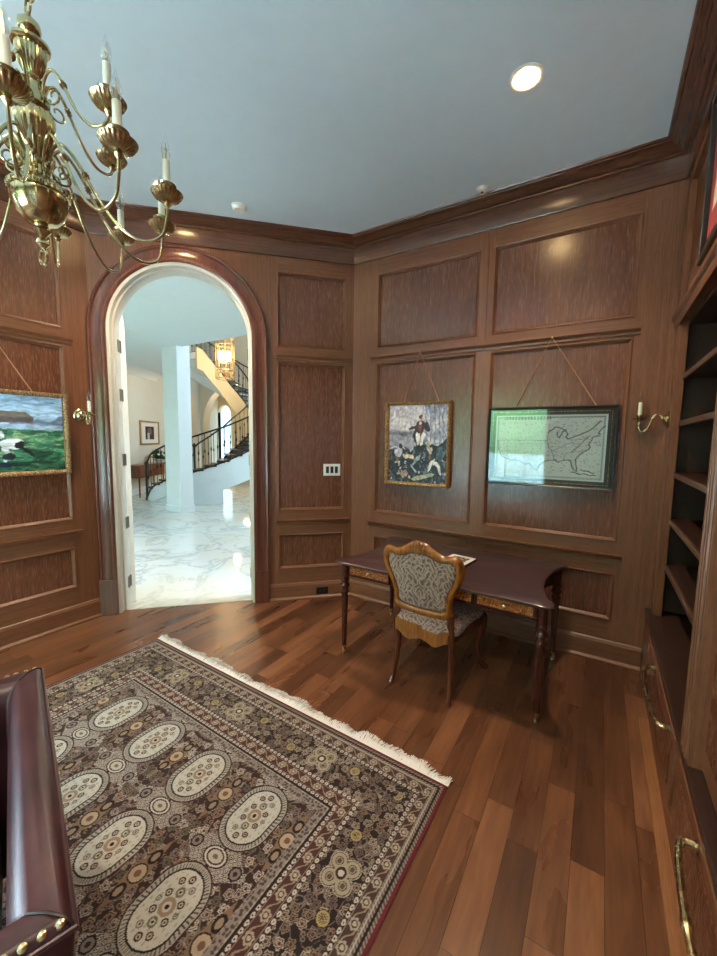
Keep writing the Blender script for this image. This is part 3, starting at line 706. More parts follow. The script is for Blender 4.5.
    for ph, col in ((0, (176, 166, 130)),):
        d = np.minimum.reduce([np.hypot(ql - s1 * .033, qe - s2 * .030) for s1 in (-1, 1) for s2 in (-1, 1)]); put(g & (d < .036), cream, .9); put(g & (d < .033), brown); put(g & (d < .030), col); put(g & (d < .017), brown, .7); put(g & (d < .013), cream, .8)
        put(g & (np.hypot(ql, qe) < .030), col); put(g & (np.hypot(ql, qe) < .022), brown); put(g & (np.hypot(ql, qe) < .012), cream); put(g & (d < .010), (104, 92, 66))
    qh = np.where(side, ((Y - .585) % .56) - .28, (X % .63) - .315)
    for s1 in (-1, 1):
        d = np.hypot(qh - s1 * .13, qe - .03 * s1); put(g & (d < .027), dark); put(g & (d < .024), gold); put(g & (d < .017) & ((np.arctan2(qe - .03 * s1, qh - s1 * .13) * 6 / PI) % 1 < .4), brown)
    g = band(.012, .052); put(g, (104, 88, 76)); put(g & (((al + e) % .016) < .006), (168, 156, 132)); put(g & (abs(e - .03) < .004), dark); put(g & (abs(e - .046) < .003), cream, .7)
    L_ = c.mean(-1, keepdims=True); c = (L_ + (c - L_) * .85) * .86; c = ((c - 110) * 1.12 + 104) * np.array((.985, .985, 1.05))
    put(e < .014, (88, 22, 32))
    return c
rug = thing('area_rug', 'large patterned wool rug with oval medallions and white fringe on the wood floor', 'rug', (RX, RY1, 0), ROT)
grid('pile', 2 * RW, RLEN, 820, 1035, rugcol, Matrix.Translation((-RW, -RLEN, .009)), 'rug_wool', rug)
MB().box((-RW, -RLEN, .0005), (RW, 0, .0085)).build('backing', 'oxblood_leather' if False else 'picture_red', rug, smooth=False)
b = MB()
for side in (0, 1):
    y0 = 0 if side == 0 else -RLEN; sg = 1 if side == 0 else -1
    for k in range(1500):
        x = -RW + 2 * RW * (k + random.random()) / 1500; z = .006 + random.random() * .014; L_ = .066 + .016 * math.sin(x * 31) * math.sin(x * 7) + .012 * math.sin(x * 9) + random.uniform(-.01, .012); dx = .018 * math.sin(x * 23) + random.uniform(-.012, .012); w_ = .0022
        p = [Vector((x, y0, .007)), Vector((x + dx * .4, y0 + sg * L_ * .5, z)), Vector((x + dx, y0 + sg * L_, .002 + random.random() * .004))]
        b.add([p[0] - Vector((w_, 0, 0)), p[0] + Vector((w_, 0, 0)), p[1] + Vector((w_, 0, .001)), p[1] - Vector((w_, 0, 0)), p[2] + Vector((w_, 0, 0)), p[2] - Vector((w_, 0, 0))], [(0, 1, 2, 3), (3, 2, 4, 5)])
fo = b.build('fringe', 'fringe', rug, smooth=False); fo['kind'] = 'stuff'; fo['label'] = 'white tasselled fringe'

# ---------------------------------------------------------------- writing desk
DX, DY = -.907, 2.80
desk = thing('writing_desk', 'dark mahogany writing desk with burl drawer fronts and fluted legs against the panelled wall', 'desk', (DX, DY, 0), math.radians(-.6))
def desk_outline(hx, hy, r=.05, dep=.085):
    """rectangle with scooped ends and small ears over the legs"""
    pts = []
    for sx in (1, -1):
        seq = [(hx - .10, -hy), (hx - .05, -hy - .008), (hx - .012, -hy), (hx, -hy + .03), (hx - .005, -hy + .075), (hx - .03, -hy + .10)]
        seq += [(hx - .03 - dep * .8 * math.sin(PI * k / 10) ** .7, -hy + .10 + (2 * hy - .20) * k / 10) for k in range(1, 10)]
        seq += [(x, -y) for x, y in seq[:6][::-1]]
        if sx < 0: seq = [(-x, y) for x, y in seq][::-1]
        pts += seq
    return pts
o1 = desk_outline(.745, .46); o2 = desk_outline(.737, .452); o3 = desk_outline(.725, .44)
MB().loops([[(x, y, z) for x, y in o] for o, z in ((o3, .712), (o2, .718), (o1, .724), (o1, .734), (o2, .740))]).build('desktop', 'mahogany_top', desk, ang=40)
b = MB(); ap = desk_outline(.69, .385, dep=.075)
b.prism(ap, .615, .714); b.build('apron', 'mahogany', desk)
MB().tube([(x, y, .62) for x, y in desk_outline(.693, .388, dep=.075)], .006, 6, True).build('bead', 'mahogany', desk)
for i, (xc, hw) in enumerate(((-.475, .165), (0, .28), (.475, .165))):
    dr = MB().box((xc - hw, -.399, .634), (xc + hw, -.385, .698)).build('drawer', 'burl', desk, bevel=.003)
    MB().ring([(xc - hw - .006, .628), (xc + hw + .006, .628), (xc + hw + .006, .704), (xc - hw - .006, .704)], [(xc - hw + .004, .638), (xc + hw - .004, .638), (xc + hw - .004, .694), (xc - hw + .004, .694)], .384, .402, Matrix.Rotation(PI / 2, 4, 'X')).build('cockbead', 'mahogany', dr)
    for px in ((0,) if hw < .2 else (-.17, .17)):
        MB().lathe([(.006, 0), (.006, .008), (.013, .014), (.012, .021), (.004, .025)], (xc + px, -.399, .666), 12, Matrix.Rotation(PI / 2, 4, 'X')).build('knob', 'brass_satin', dr)
for sx in (-1, 1):
    for sy in (-1, 1):
        x, y = sx * .685, sy * .395
        lg = MB().lathe([(.030, .714), (.030, .605), (.024, .598), (.033, .588), (.033, .578), (.022, .570), (.027, .560), (.036, .545), (.036, .535), (.026, .525), (.024, .505), (.032, .495), (.032, .486), (.025, .476),
                         (.026, .46), (.0255, .40), (.0235, .3), (.021, .2), (.018, .1), (.0165, .062)], (x, y, 0), 30, flute=(10, .16, .09, .465)).build('leg', 'mahogany', desk)
        MB().lathe([(.0175, .064), (.0185, .052), (.0165, .045), (.015, .02), (.017, .014), (.012, .0)], (x, y, 0), 16).build('brass_cap', 'brass_satin', lg)
# book / framed print lying on the desk
bk = thing('picture_book', 'flat picture book lying open-faced on the writing desk behind the chair', 'book', (-.865, 2.80, .7402), math.radians(-8))
MB().box((-.10, -.15, 0), (.10, .15, .018)).build('cover', 'cushion_black', bk, bevel=.002)
def bookcol(U, V):
    c = np.zeros(U.shape + (3,)) + (222, 218, 210); m = (abs(U - .5) < .34) & (abs(V - .52) < .36); n_ = np.sin(U * 31 + 3 * np.sin(V * 17)) + np.sin(V * 43 + U * 9)
    c[m] = (110, 108, 108); c[m & (n_ > .3)] = (54, 52, 54); c[m & (n_ < -1.)] = (180, 178, 174); return c
grid('page', .19, .29, 60, 80, bookcol, Matrix.Translation((-.095, -.145, .0192)), 'print_paper', bk)

# ---------------------------------------------------------------- side chair
ch = thing('side_chair', 'carved honey wood side chair with damask back and seat at the desk', 'chair', (-.915, 2.29, 0), math.radians(-3))
def cr2(half):
    """close a half outline (x>=0, bottom centre to top centre) into a full smooth loop"""
    P = curve([(x, z, 0) for x, z in half], 5); R_ = [(p.x, p.y) for p in P]; L_ = [(-x, z) for x, z in R_[1:-1]][::-1]
    return R_ + L_
oh = [(0, .522), (.09, .524), (.17, .528), (.203, .56), (.200, .64), (.222, .72), (.262, .80), (.277, .87), (.268, .935), (.225, .962), (.165, .955), (.10, .985), (.05, 1.018), (0, 1.028)]
ih = [(0, .582), (.08, .584), (.135, .590), (.160, .612), (.160, .66), (.176, .72), (.212, .80), (.226, .86), (.215, .905), (.180, .912), (.14, .905), (.09, .922), (.04, .94), (0, .938)]
def rake(b):
    out = []
    for v in b.v:
        x, y, z = v; out.append((x, y - max(z - .45, 0) * .16 + (x * x) * .35, z))
    b.v = out; return b
RXM = Matrix.Rotation(PI / 2, 4, 'X')
def bring(f0, d0, f1, d1):  # rounded section ring from outline pairs
    O = cr2(oh); I = cr2(ih); L = []
    for t_, y in ((0, .016), (.12, -.004), (.3, -.014), (.7, -.014), (.88, -.004), (1, .016), (.9, .026), (.1, .026), (0, .016)):
        L.append([(o[0] * (1 - t_) + i[0] * t_, y, o[1] * (1 - t_) + i[1] * t_) for o, i in zip(O, I)])
    return MB().loops(L, True, False)
bf = rake(bring(0, 0, 0, 0)).build('back_frame', 'honey_wood', ch, ang=60)
I = cr2(ih); cx_ = (0, .76)
L = []
for t_, y in ((1.03, .012), (1.0, .0), (.97, -.006), (.8, -.012), (.5, -.016), (.15, -.018)): L.append([(p[0] * t_, y, cx_[1] + (p[1] - cx_[1]) * t_) for p in I])
rake(MB().loops(L)).build('back_upholstery', 'damask', ch, ang=60)
L = []
for t_, y in ((1.03, .014), (1.0, .024), (.8, .036), (.4, .044), (.1, .045)): L.append([(p[0] * t_, y, cx_[1] + (p[1] - cx_[1]) * t_) for p in I])
rake(MB().loops(L)).build('inner_back_pad', 'damask', ch, ang=60)
# carved shell on the crest
b = MB()
for k in range(-4, 5):
    a = k * .30; b.tube([(.012 * math.sin(a), -.016, .962 + .0), (.035 * math.sin(a), -.026, .965 + .034 * math.cos(a)), (.062 * math.sin(a), -.016, .968 + .068 * math.cos(a) * (1 - abs(k) * .05))], [.004, .0095, .006], 6)
b.lathe([(.004, -.03), (.012, -.026), (.014, -.016)], (0, 0, 0), 10, Matrix.Translation((0, 0, .958)) @ Matrix.Rotation(-PI / 2, 4, 'X') @ Matrix.Identity(4)) if False else None
rake(b).build('carved_shell', 'honey_wood', bf, ang=60)
for sx in (-1, 1):
    pts = curve([(sx * .205, -.03, 0), (sx * .200, .0, .06), (sx * .193, .028, .18), (sx * .190, .036, .3), (sx * .190, .020, .42), (sx * .188, .008, .56)], 5)
    MB().tube(pts, lerp_r([.019, .017, .020, .023, .025, .022], 5), 10).build('leg', 'chair_leg_wood', ch)
    pts = curve([(sx * .262, .515, .012), (sx * .252, .508, .04), (sx * .225, .470, .13), (sx * .222, .460, .22), (sx * .245, .475, .32), (sx * .248, .470, .40), (sx * .235, .455, .43)], 5)
    lg = MB().tube(pts, lerp_r([.020, .019, .015, .018, .030, .036, .030], 5), 12).build('leg', 'chair_leg_wood', ch)
    MB().lathe([(.020, 0), (.026, .01), (.024, .024), (.012, .034)], (sx * .266, .522, 0), 12).build('scroll_foot', 'chair_leg_wood', lg)
# seat rails
SO = [(-.195, -.004), (.195, -.004), (.235, .25), (.262, .44), (.20, .475), (.10, .490), (-.10, .490), (-.20, .475), (-.262, .44), (-.235, .25)]
b = MB(); n_ = 24
prof_b = [(-.185 + .37 * k / n_, .365 + .022 * math.cos(4 * PI * k / n_) - .018 * math.exp(-((k - 12) / 3.) ** 2)) for k in range(n_ + 1)]
b.prism(prof_b + [(.185, .462), (-.185, .462)], -.012, .018, RXM)
b.build('rear_seat_rail', 'honey_wood', ch, bevel=.003)
b = MB(); IN = [(x * .88, .03 + (y - .03) * .90) for x, y in SO]
b.ring(SO[1:] + SO[:1], IN[1:] + IN[:1], .375, .435, closed=False); b.build('seat_rail', 'chair_leg_wood', ch, bevel=.004)
seat = []
sc_ = curve([(x, y, 0) for x, y in SO + SO[:1]], 4)[:-1]; cxy = Vector((0, .24, 0))
for t_, z in ((.98, .430), (1.0, .445), (1.0, .475), (.97, .492), (.85, .507), (.6, .520), (.3, .527), (.05, .529)): seat.append([(cxy.x + (p.x - cxy.x) * t_, cxy.y + (p.y - cxy.y) * t_, z) for p in sc_])
MB().loops(seat).build('seat_cushion', 'damask', ch, ang=60)

AP1 = (-1.72, .560); AP2 = (-.742, .264)
# ---------------------------------------------------------------- oxblood leather armchair (lower left corner)
P1 = Vector(AP1); P2 = Vector(AP2); e_ = (P2 - P1).normalized(); WID = (P2 - P1).length
ac = thing('leather_armchair', 'oxblood leather club chair with brass nailhead trim standing on the rug', 'armchair', ((P1.x + P2.x) / 2, (P1.y + P2.y) / 2, .0095), math.atan2(e_.y, e_.x))
# local: x along the back (outer edge y=0), front towards -y
HW, AD, RT = WID / 2, .86, .105
def rimsec(z1):  # cross-section of back/arm: (inward distance, height) outer -> inner
    return [(.045, .12), (.035, .3), (.020, .5), (.004, .70), (0, z1 - .028), (.004, z1 - .014), (.016, z1 - .004), (.036, z1), (.064, z1 - .006), (.084, z1 - .026), (.095, z1 - .06), (.098, z1 - .12), (.100, .46), (.12, .12)]
def ushape(d): return [(-HW + d, -AD + .0), (-HW + d, -.12 - d * .2), (-HW + d + .03, -d - .03), (-HW + .12 + d * .2, -d), (-.2, -d), (0, -d), (.2, -d), (HW - .12 - d * .2, -d), (HW - d - .03, -d - .03), (HW - d, -.12 - d * .2), (HW - d, -AD)]
sec = rimsec(.79)
def ucorner(d): return [(-HW + d, -AD), (-HW + d, -AD * .5), (-HW + d, -d), (0, -d), (HW - d, -d), (HW - d, -AD * .5), (HW - d, -AD)]
L = [[Vector((*ucorner(d)[i], z)) for d, z in sec] for i in range(7)]
shell = MB().loops(L).build('shell', 'oxblood_leather', ac, ang=50, bevel=.006)
b = MB(); b.tube([Vector((x, y, .768)) for x, y in ucorner(-.001)], .006, 8).build('welt', 'oxblood_leather', shell)
for sx in (-1, 1):   # mitre seams at the corners
    MB().tube([(sx * (HW - d), -d, z + .001) for d, z in sec[4:11]], .003, 6).build('seam', 'cushion_black', shell)
    # nailheads along the outer upper edge of each arm
    for k in range(33):
        y = -.02 - k * .0255
        MB().lathe([(.0085, -.001), (.007, .003), (.0035, .005), (.0005, .0056)], (sx * (HW - .008), y, .7835), 10, Matrix.Rotation(sx * PI / 5, 4, 'Y')).build('nailhead', 'brass_satin', shell)
MB().box((-HW + .12, -AD - .01, .14), (HW - .12, -.14, .33)).build('seat_base', 'oxblood_leather', ac, bevel=.02)
MB().box((-HW + .12, -AD - .03, .33), (HW - .12, -.14, .48)).build('seat_cushion', 'oxblood_leather', ac, bevel=.04)
for sx in (-1, 1):
    for y in (-.08, -AD + .06): MB().lathe([(.016, 0), (.03, .06), (.034, .13)], (sx * (HW - .08), y, 0), 12).build('foot', 'mahogany', ac)

# ---------------------------------------------------------------- built-in bookcase on the right
bc = thing('built_in_bookcase', 'dark built-in bookcase with open shelves and deep lower drawers on the right wall', 'bookcase', (XB, 2.6, 0))
def bb(a, c, name, mat, parent=bc, bevel=.003, **k):
    m_ = MB().box((a[0] - XB, a[1] - 2.6, a[2]), (c[0] - XB, c[1] - 2.6, c[2])).build(name, mat, parent, bevel=bevel, **k); return m_
BK = XB + .36; YE = -.6
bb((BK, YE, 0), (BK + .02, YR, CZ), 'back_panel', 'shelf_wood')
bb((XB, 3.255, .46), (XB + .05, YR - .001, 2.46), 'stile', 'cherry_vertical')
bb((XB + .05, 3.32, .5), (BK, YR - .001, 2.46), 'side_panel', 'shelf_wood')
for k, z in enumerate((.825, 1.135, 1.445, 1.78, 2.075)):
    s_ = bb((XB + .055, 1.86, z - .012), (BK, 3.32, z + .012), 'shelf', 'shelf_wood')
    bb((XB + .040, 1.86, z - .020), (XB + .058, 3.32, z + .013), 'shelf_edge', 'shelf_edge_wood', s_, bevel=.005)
# pilaster between the bays, beaded
pil = bb((XB - .03, 1.76, .46), (BK, 1.86, 2.46), 'pilaster', 'cherry_vertical')
for y in (1.775, 1.81, 1.845): MB().tube([(-.031, y - 2.6, .5), (-.031, y - 2.6, 2.40)], .009, 8).build('bead', 'cherry_vertical', pil)
dn = bb((XB + .0, .9, .52), (XB + .04, 1.76, 2.42), 'cabinet_door', 'cherry_vertical')
bb((XB - .008, 1.0, .62), (XB + .001, 1.66, 2.32), 'raised_panel', 'cherry_panel', dn, bevel=.006)
bb((XB + .0, YE, .52), (XB + .04, .89, 2.42), 'cabinet_door', 'cherry_vertical')
# header over the shelves
bb((XB - .004, YE, 2.42), (XB + .05, YR - .001, 2.50), 'header', 'cherry_along_y')
b = sweep([(0, YR - 2.6 - .001), (0, YE - 2.6)], [(0, 2.40), (.006, 2.40), (.012, 2.42), (.014, 2.44), (.026, 2.452), (.03, 2.462), (.03, 2.478), (.02, 2.49), (0, 2.50)], 'header_moulding', 'cherry_along_y', bc)
bb((XB + .05, YE, 2.40), (BK, YR, 2.44), 'top_board', 'shelf_wood')
# lower case with drawers
FX = XB - .024
bb((FX, YE, .10), (BK, YR - .001, .455), 'lower_case', 'cherry_vertical')
bb((FX - .014, YE, .455), (XB + .36, YR - .001, .48), 'ledge', 'shelf_wood', bevel=.008)
bb((FX - .004, YE, 0), (FX + .03, YR - .02, .10), 'plinth', 'cherry_along_y')
bb((FX - .052, YE, .0), (FX - .004, 2.78, .006), 'shoe_board', 'border_board', bevel=.001)
def pull(pts, par):
    P = curve(pts, 8); n_ = len(P)
    hd = MB().tube(P, [0.0105 + .005 * math.exp(-((k - n_ / 2) / 2.) ** 2) for k in range(n_)], 10)
    for q in (P[0], P[-1]): hd.lathe([(.018, 0), (.018, .004), (.010, .008)], q, 12, Matrix.Rotation(-PI / 2, 4, 'Y'))
    return hd.build('handle', 'brass_satin', par)
for y1, y0 in ((3.05, 1.98), (1.86, .70), (.64, -.55)):
    dr = bb((FX - .012, y0, .13), (FX + .002, y1, .435), 'drawer', 'cherry_along_y')
    bb((FX - .016, y0 + .06, .18), (FX - .011, y1 - .06, .385), 'drawer_panel', 'cherry_panel', dr)
    yc = {3.05: 2.35, 1.86: 1.22, .64: .05}[y1]; hl = .27; zc = .41; X0 = FX - .014 - XB
    pull([(X0, yc + hl - 2.6, zc), (X0 - .040, yc + hl * .97 - 2.6, zc), (X0 - .056, yc + hl * .7 - 2.6, zc), (X0 - .064, yc + hl * .3 - 2.6, zc), (X0 - .065, yc - 2.6, zc),
          (X0 - .064, yc - hl * .3 - 2.6, zc), (X0 - .056, yc - hl * .7 - 2.6, zc), (X0 - .040, yc - hl * .97 - 2.6, zc), (X0, yc - hl - 2.6, zc)], dr)
# upper wall above the case
struct(MB().box((XB + .03, YE, 2.5), (XB + .12, YR, CZ)).build('wall_right', 'cherry_vertical', smooth=False))
b = MB(); b.box((XB, 3.30, 2.5), (XB + .04, YR - .001, 3.4)); b.tube([(XB, 3.318, 2.5), (XB, 3.318, 3.36)], .007, 6); b.tube([(XB, 3.372, 2.5), (XB, 3.372, 3.36)], .007, 6)
struct(b.build('trim_30', 'cherry_vertical'))
struct(MB().box((XB, YE, 3.28), (XB + .04, 3.30, 3.40)).build('trim_31', 'cherry_along_y', bevel=.003))
pc = thing('framed_print', 'dark framed print with red field hanging above the bookcase', 'picture', (XB, 2.0, 2.56))
MB().ring([(-.0, 0), (.0, 0), (0, 0)], [(0, 0), (0, 0), (0, 0)], 0, 0) if False else None
FPM = Matrix.Translation((0, 0, 0)) @ Matrix(((0, 0, -1, .025), (-1, 0, 0, 0), (0, 1, 0, 0), (0, 0, 0, 1)))
MB().ring([(-.72, 0), (.3, 0), (.3, .78), (-.72, .78)], [(-.68, .04), (.26, .04), (.26, .74), (-.68, .74)], 0, .04, FPM).build('frame', 'frame_black', pc, bevel=.004)
def redcol(U, V):
    c = np.zeros(U.shape + (3,)) + (158, 62, 62); m = (abs(U - .10 - .1 * V) < .05) & (V > .25); c[m] = (224, 206, 190); m = ((U - .3) / .14) ** 2 + ((V - .5) / .3) ** 2 < 1; c[m] = (210, 176, 160); m = (V > .82); c[m] = (190, 150, 140); return c
MB().box((-.69, .03, .0), (.27, .75, .012), FPM).build('backing', 'picture_red', pc)
grid('print', .94, .70, 80, 60, redcol, FPM @ Matrix.Translation((-.68, .04, .0135)), 'print_paper', pc)

# ---------------------------------------------------------------- pictures on the walls
def segd(X, Y, pts):
    d = np.full(X.shape, 9.)
    for (x0, y0), (x1, y1) in zip(pts, pts[1:]):
        dx, dy = x1 - x0, y1 - y0; t_ = np.clip(((X - x0) * dx + (Y - y0) * dy) / (dx * dx + dy * dy + 1e-9), 0, 1); d = np.minimum(d, np.hypot(X - x0 - t_ * dx, Y - y0 - t_ * dy))
    return d
def inpoly(X, Y, pts):
    r = np.zeros(X.shape, bool); n_ = len(pts)
    for i in range(n_):
        x0, y0 = pts[i]; x1, y1 = pts[(i + 1) % n_]; c = ((y0 > Y) != (y1 > Y)) & (X < (x1 - x0) * (Y - y0) / (y1 - y0 + 1e-12) + x0); r ^= c
    return r
def fbm(X, Y, s, seed=0):
    out = np.zeros(X.shape)
    for k in range(4):
        f = s * 2 ** k; xi = np.floor(X * f); yi = np.floor(Y * f); fx = X * f - xi; fy = Y * f - yi; fx = fx * fx * (3 - 2 * fx); fy = fy * fy * (3 - 2 * fy)
        h = lambda a, b_: hash2(xi + a, yi + b_, seed + k); out += ((h(0, 0) * (1 - fx) + h(1, 0) * fx) * (1 - fy) + (h(0, 1) * (1 - fx) + h(1, 1) * fx) * fy - .5) / 2 ** k
    return out
def pic(F, name, label, u0, u1, z0, z1, fw, depth, fmat, fn, nx, nail=None, mat='canvas', rope=False, cat='painting', inner=None, tilt=0.):
    o = thing(name, label, cat, (F @ Vector((u0, z0, 0))).to_tuple()); W_, H_ = u1 - u0, z1 - z0
    R_ = Matrix(((F[0][0], 0, F[0][2], 0), (F[1][0], 0, F[1][2], 0), (0, 1, 0, 0), (0, 0, 0, 1))) @ Matrix.Rotation(tilt, 4, 'X')
    b = MB(); prof = [(0, .002), (0, depth * .8), (fw * .15, depth), (fw * .45, depth * .92), (fw * .8, depth * .7), (fw, depth * .55), (fw, .004)]
    b.loops([[R_ @ Vector(q) for q in ((d, d, w_), (W_ - d, d, w_), (W_ - d, H_ - d, w_), (d, H_ - d, w_))] for d, w_ in prof], True, False)
    fr_ = b.build('frame', fmat, o, ang=30)
    if rope:
        b = MB(); st = .016
        for (xa, ya, xb, yb) in ((0, 0, 1, 0), (1, 0, 1, 1), (1, 1, 0, 1), (0, 1, 0, 0)):
            m_ = fw * .42; A_ = Vector((m_ + (W_ - 2 * m_) * xa, m_ + (H_ - 2 * m_) * ya, depth)); B_ = Vector((m_ + (W_ - 2 * m_) * xb, m_ + (H_ - 2 * m_) * yb, depth)); n_ = int((B_ - A_).length / st); d = (B_ - A_) / n_; q = Vector((-d.y, d.x, 0)).normalized() * fw * .33
            for i in range(n_): b.tube([R_ @ (A_ + d * i - q), R_ @ (A_ + d * (i + .5) + Vector((0, 0, .004))), R_ @ (A_ + d * (i + 1) + q)], [.003, .0055, .003], 5)
        b.build('rope_carving', fmat, fr_)
    iw = fw
    if inner:
        b = MB(); m_ = fw - .002
        b.ring([(m_, m_), (W_ - m_, m_), (W_ - m_, H_ - m_), (m_, H_ - m_)], [(inner, inner), (W_ - inner, inner), (W_ - inner, H_ - inner), (inner, H_ - inner)], .004, .009, R_); b.build('mat', 'mat_green', o)
        b = MB(); m_ = inner * .60; b.tube([R_ @ Vector(q) for q in ((m_, m_, .010), (W_ - m_, m_, .010), (W_ - m_, H_ - m_, .010), (m_, H_ - m_, .010))], .0028, 6, True); b.build('gilt_line', 'gilt', o); iw = inner
    MB().box((fw * .5, fw * .5, .001), (W_ - fw * .5, H_ - fw * .5, .005), R_).build('backing', 'paper', o)
    grid('picture_surface', W_ - 2 * iw, H_ - 2 * iw, nx, int(nx * (H_ - 2 * iw) / (W_ - 2 * iw)), fn, R_ @ Matrix.Translation((iw, iw, .0075)), mat, o)
    if nail:
        lx = [W_ * .27, W_ * .82] if len(nail) < 4 else [nail[2], nail[3]]
        pts = [R_ @ Vector((lx[0], H_ - .01, .006)), R_ @ Vector((nail[0] - u0, nail[1] - z0, .041)), R_ @ Vector((lx[1], H_ - .01, .006))]
        MB().tube(pts, .0048, 6).build('hanging_cord', 'cord', o); MB().lathe([(.004, 0), (.004, .03), (.008, .034), (.006, .04)], (0, 0, 0), 8, R_ @ Matrix.Translation((nail[0] - u0, nail[1] - z0, .006))).build('hook', 'brass_satin', o)
    return o
def battle(U, V):
    U, V = U + .035 * fbm(U, V, 13, 71), V + .030 * fbm(U, V, 13, 77)
    n1 = fbm(U, V, 5, 3); n2 = fbm(U, V, 16, 9); n3 = fbm(U + .4 * V, V * .6, 22, 17)
    c = np.zeros(U.shape + (3,)); t_ = np.clip((V - .4) / .6, 0, 1)[..., None]
    c[:] = (196, 186, 190); c += (np.array((20, 14, 12)) * n1[..., None] * 1.6); c = c * (1 - .3 * t_) + np.array((206, 190, 192)) * .3 * t_
    c[(V > .45) & (V < .68) & (U < .5)] = (150, 146, 158); c += n2[..., None] * 22
    m = (V < .66) & (V > .62) & (U < .42); c[m] = (110, 104, 116)
    for k in range(5):
        x = .66 + .07 * k; m = (abs(U - x + .05 * (V - .5)) < .012) & (V > .45); c[m] = (128, 134, 158)
    m = (U > .62) & (n3 > .1) & (V > .5); c[m] = c[m] * .5 + np.array((110, 118, 146)) * .5
    low = V < .46 + .10 * np.where(U > .6, 1, 0) + .10 * n1 - .05 * (U < .3)
    c[low] = (38, 44, 58); c[low & (n3 > .28)] = (94, 106, 120); c[low & (n2 > .42)] = (182, 176, 170); c[low & (n1 < -.35)] = (26, 26, 34); c[low & (n3 < -.42)] = (120, 92, 72)
    def blob(x, y, a, b_, cc, rot=0.):
        q = np.cos(rot) * (U - x) + np.sin(rot) * (V - y); r = -np.sin(rot) * (U - x) + np.cos(rot) * (V - y); c[(q / a) ** 2 + (r / b_) ** 2 < 1] = cc
    # standing officer with open coat
    blob(.56, .47, .07, .07, (30, 30, 40)); blob(.53, .6, .10, .12, (44, 36, 44)); blob(.51, .57, .035, .09, (214, 206, 200), .15); blob(.59, .57, .035, .09, (214, 206, 200), -.2)
    blob(.55, .72, .085, .09, (48, 34, 40)); blob(.55, .71, .03, .08, (122, 52, 58)); blob(.43, .715, .08, .018, (52, 40, 46), .25); blob(.36, .70, .018, .013, (190, 150, 130)); blob(.66, .72, .035, .07, (48, 36, 42), .4)
    blob(.55, .79, .02, .03, (220, 214, 206)); blob(.555, .83, .032, .035, (196, 154, 134)); blob(.565, .852, .035, .025, (70, 46, 38))
    # crew around him
    blob(.2, .46, .035, .035, (44, 30, 28)); blob(.17, .38, .07, .06, (186, 180, 190), .4); blob(.36, .34, .11, .03, (206, 184, 150), -.2); blob(.7, .44, .03, .07, (176, 156, 140), .3); blob(.74, .24, .10, .028, (208, 202, 196), .9); blob(.86, .2, .10, .026, (206, 200, 196), -.9)
    blob(.28, .1, .06, .05, (170, 140, 124)); blob(.7, .52, .05, .03, (196, 180, 160)); blob(.5, .3, .09, .02, (150, 160, 160), .8); blob(.46, .18, .08, .014, (170, 176, 176), -.7); blob(.88, .38, .06, .09, (60, 84, 92)); blob(.6, .08, .2, .03, (170, 166, 140), .2)
    return np.clip(c * (1 + .35 * fbm(U, V, 34, 5)[..., None]) + 26 * fbm(U, V, 26, 41)[..., None], 0, 255)
pic(FR, 'naval_battle_painting', 'gilt framed painting of a standing officer above fighting sailors, left of the map', -1.772, -1.135, 1.222, 1.992, .028, .045, 'gilt', battle, 170, nail=(-1.435, 2.43), rope=True)
USA = [(.02, .60), (.035, .55), (.03, .50), (.045, .42), (.07, .34), (.12, .30), (.17, .27), (.2, .29), (.25, .27), (.3, .22), (.34, .24), (.39, .16), (.42, .13), (.43, .17), (.44, .22), (.49, .28), (.53, .30), (.58, .30), (.61, .27), (.655, .30), (.69, .31), (.715, .30), (.725, .24), (.745, .16), (.765, .14), (.775, .19), (.76, .26), (.755, .32), (.77, .37), (.81, .43), (.86, .48), (.875, .51), (.86, .55), (.875, .60), (.885, .66), (.92, .68), (.945, .70), (.93, .73), (.955, .79), (.985, .83)]
LAKE = [[(.50, .73), (.53, .76), (.57, .81), (.61, .80), (.64, .77), (.66, .76)], [(.585, .74), (.59, .66), (.605, .64), (.62, .70), (.63, .745), (.66, .76)], [(.66, .75), (.68, .70), (.66, .66), (.68, .63), (.72, .66), (.76, .69), (.80, .71), (.84, .74)], [(.84, .74), (.87, .78), (.91, .84), (.94, .90)]]
ISL = [[(.72, .13), (.76, .12), (.80, .10), (.84, .115), (.88, .09), (.93, .10)], [(.80, .17), (.83, .15), (.87, .155), (.91, .12)]]
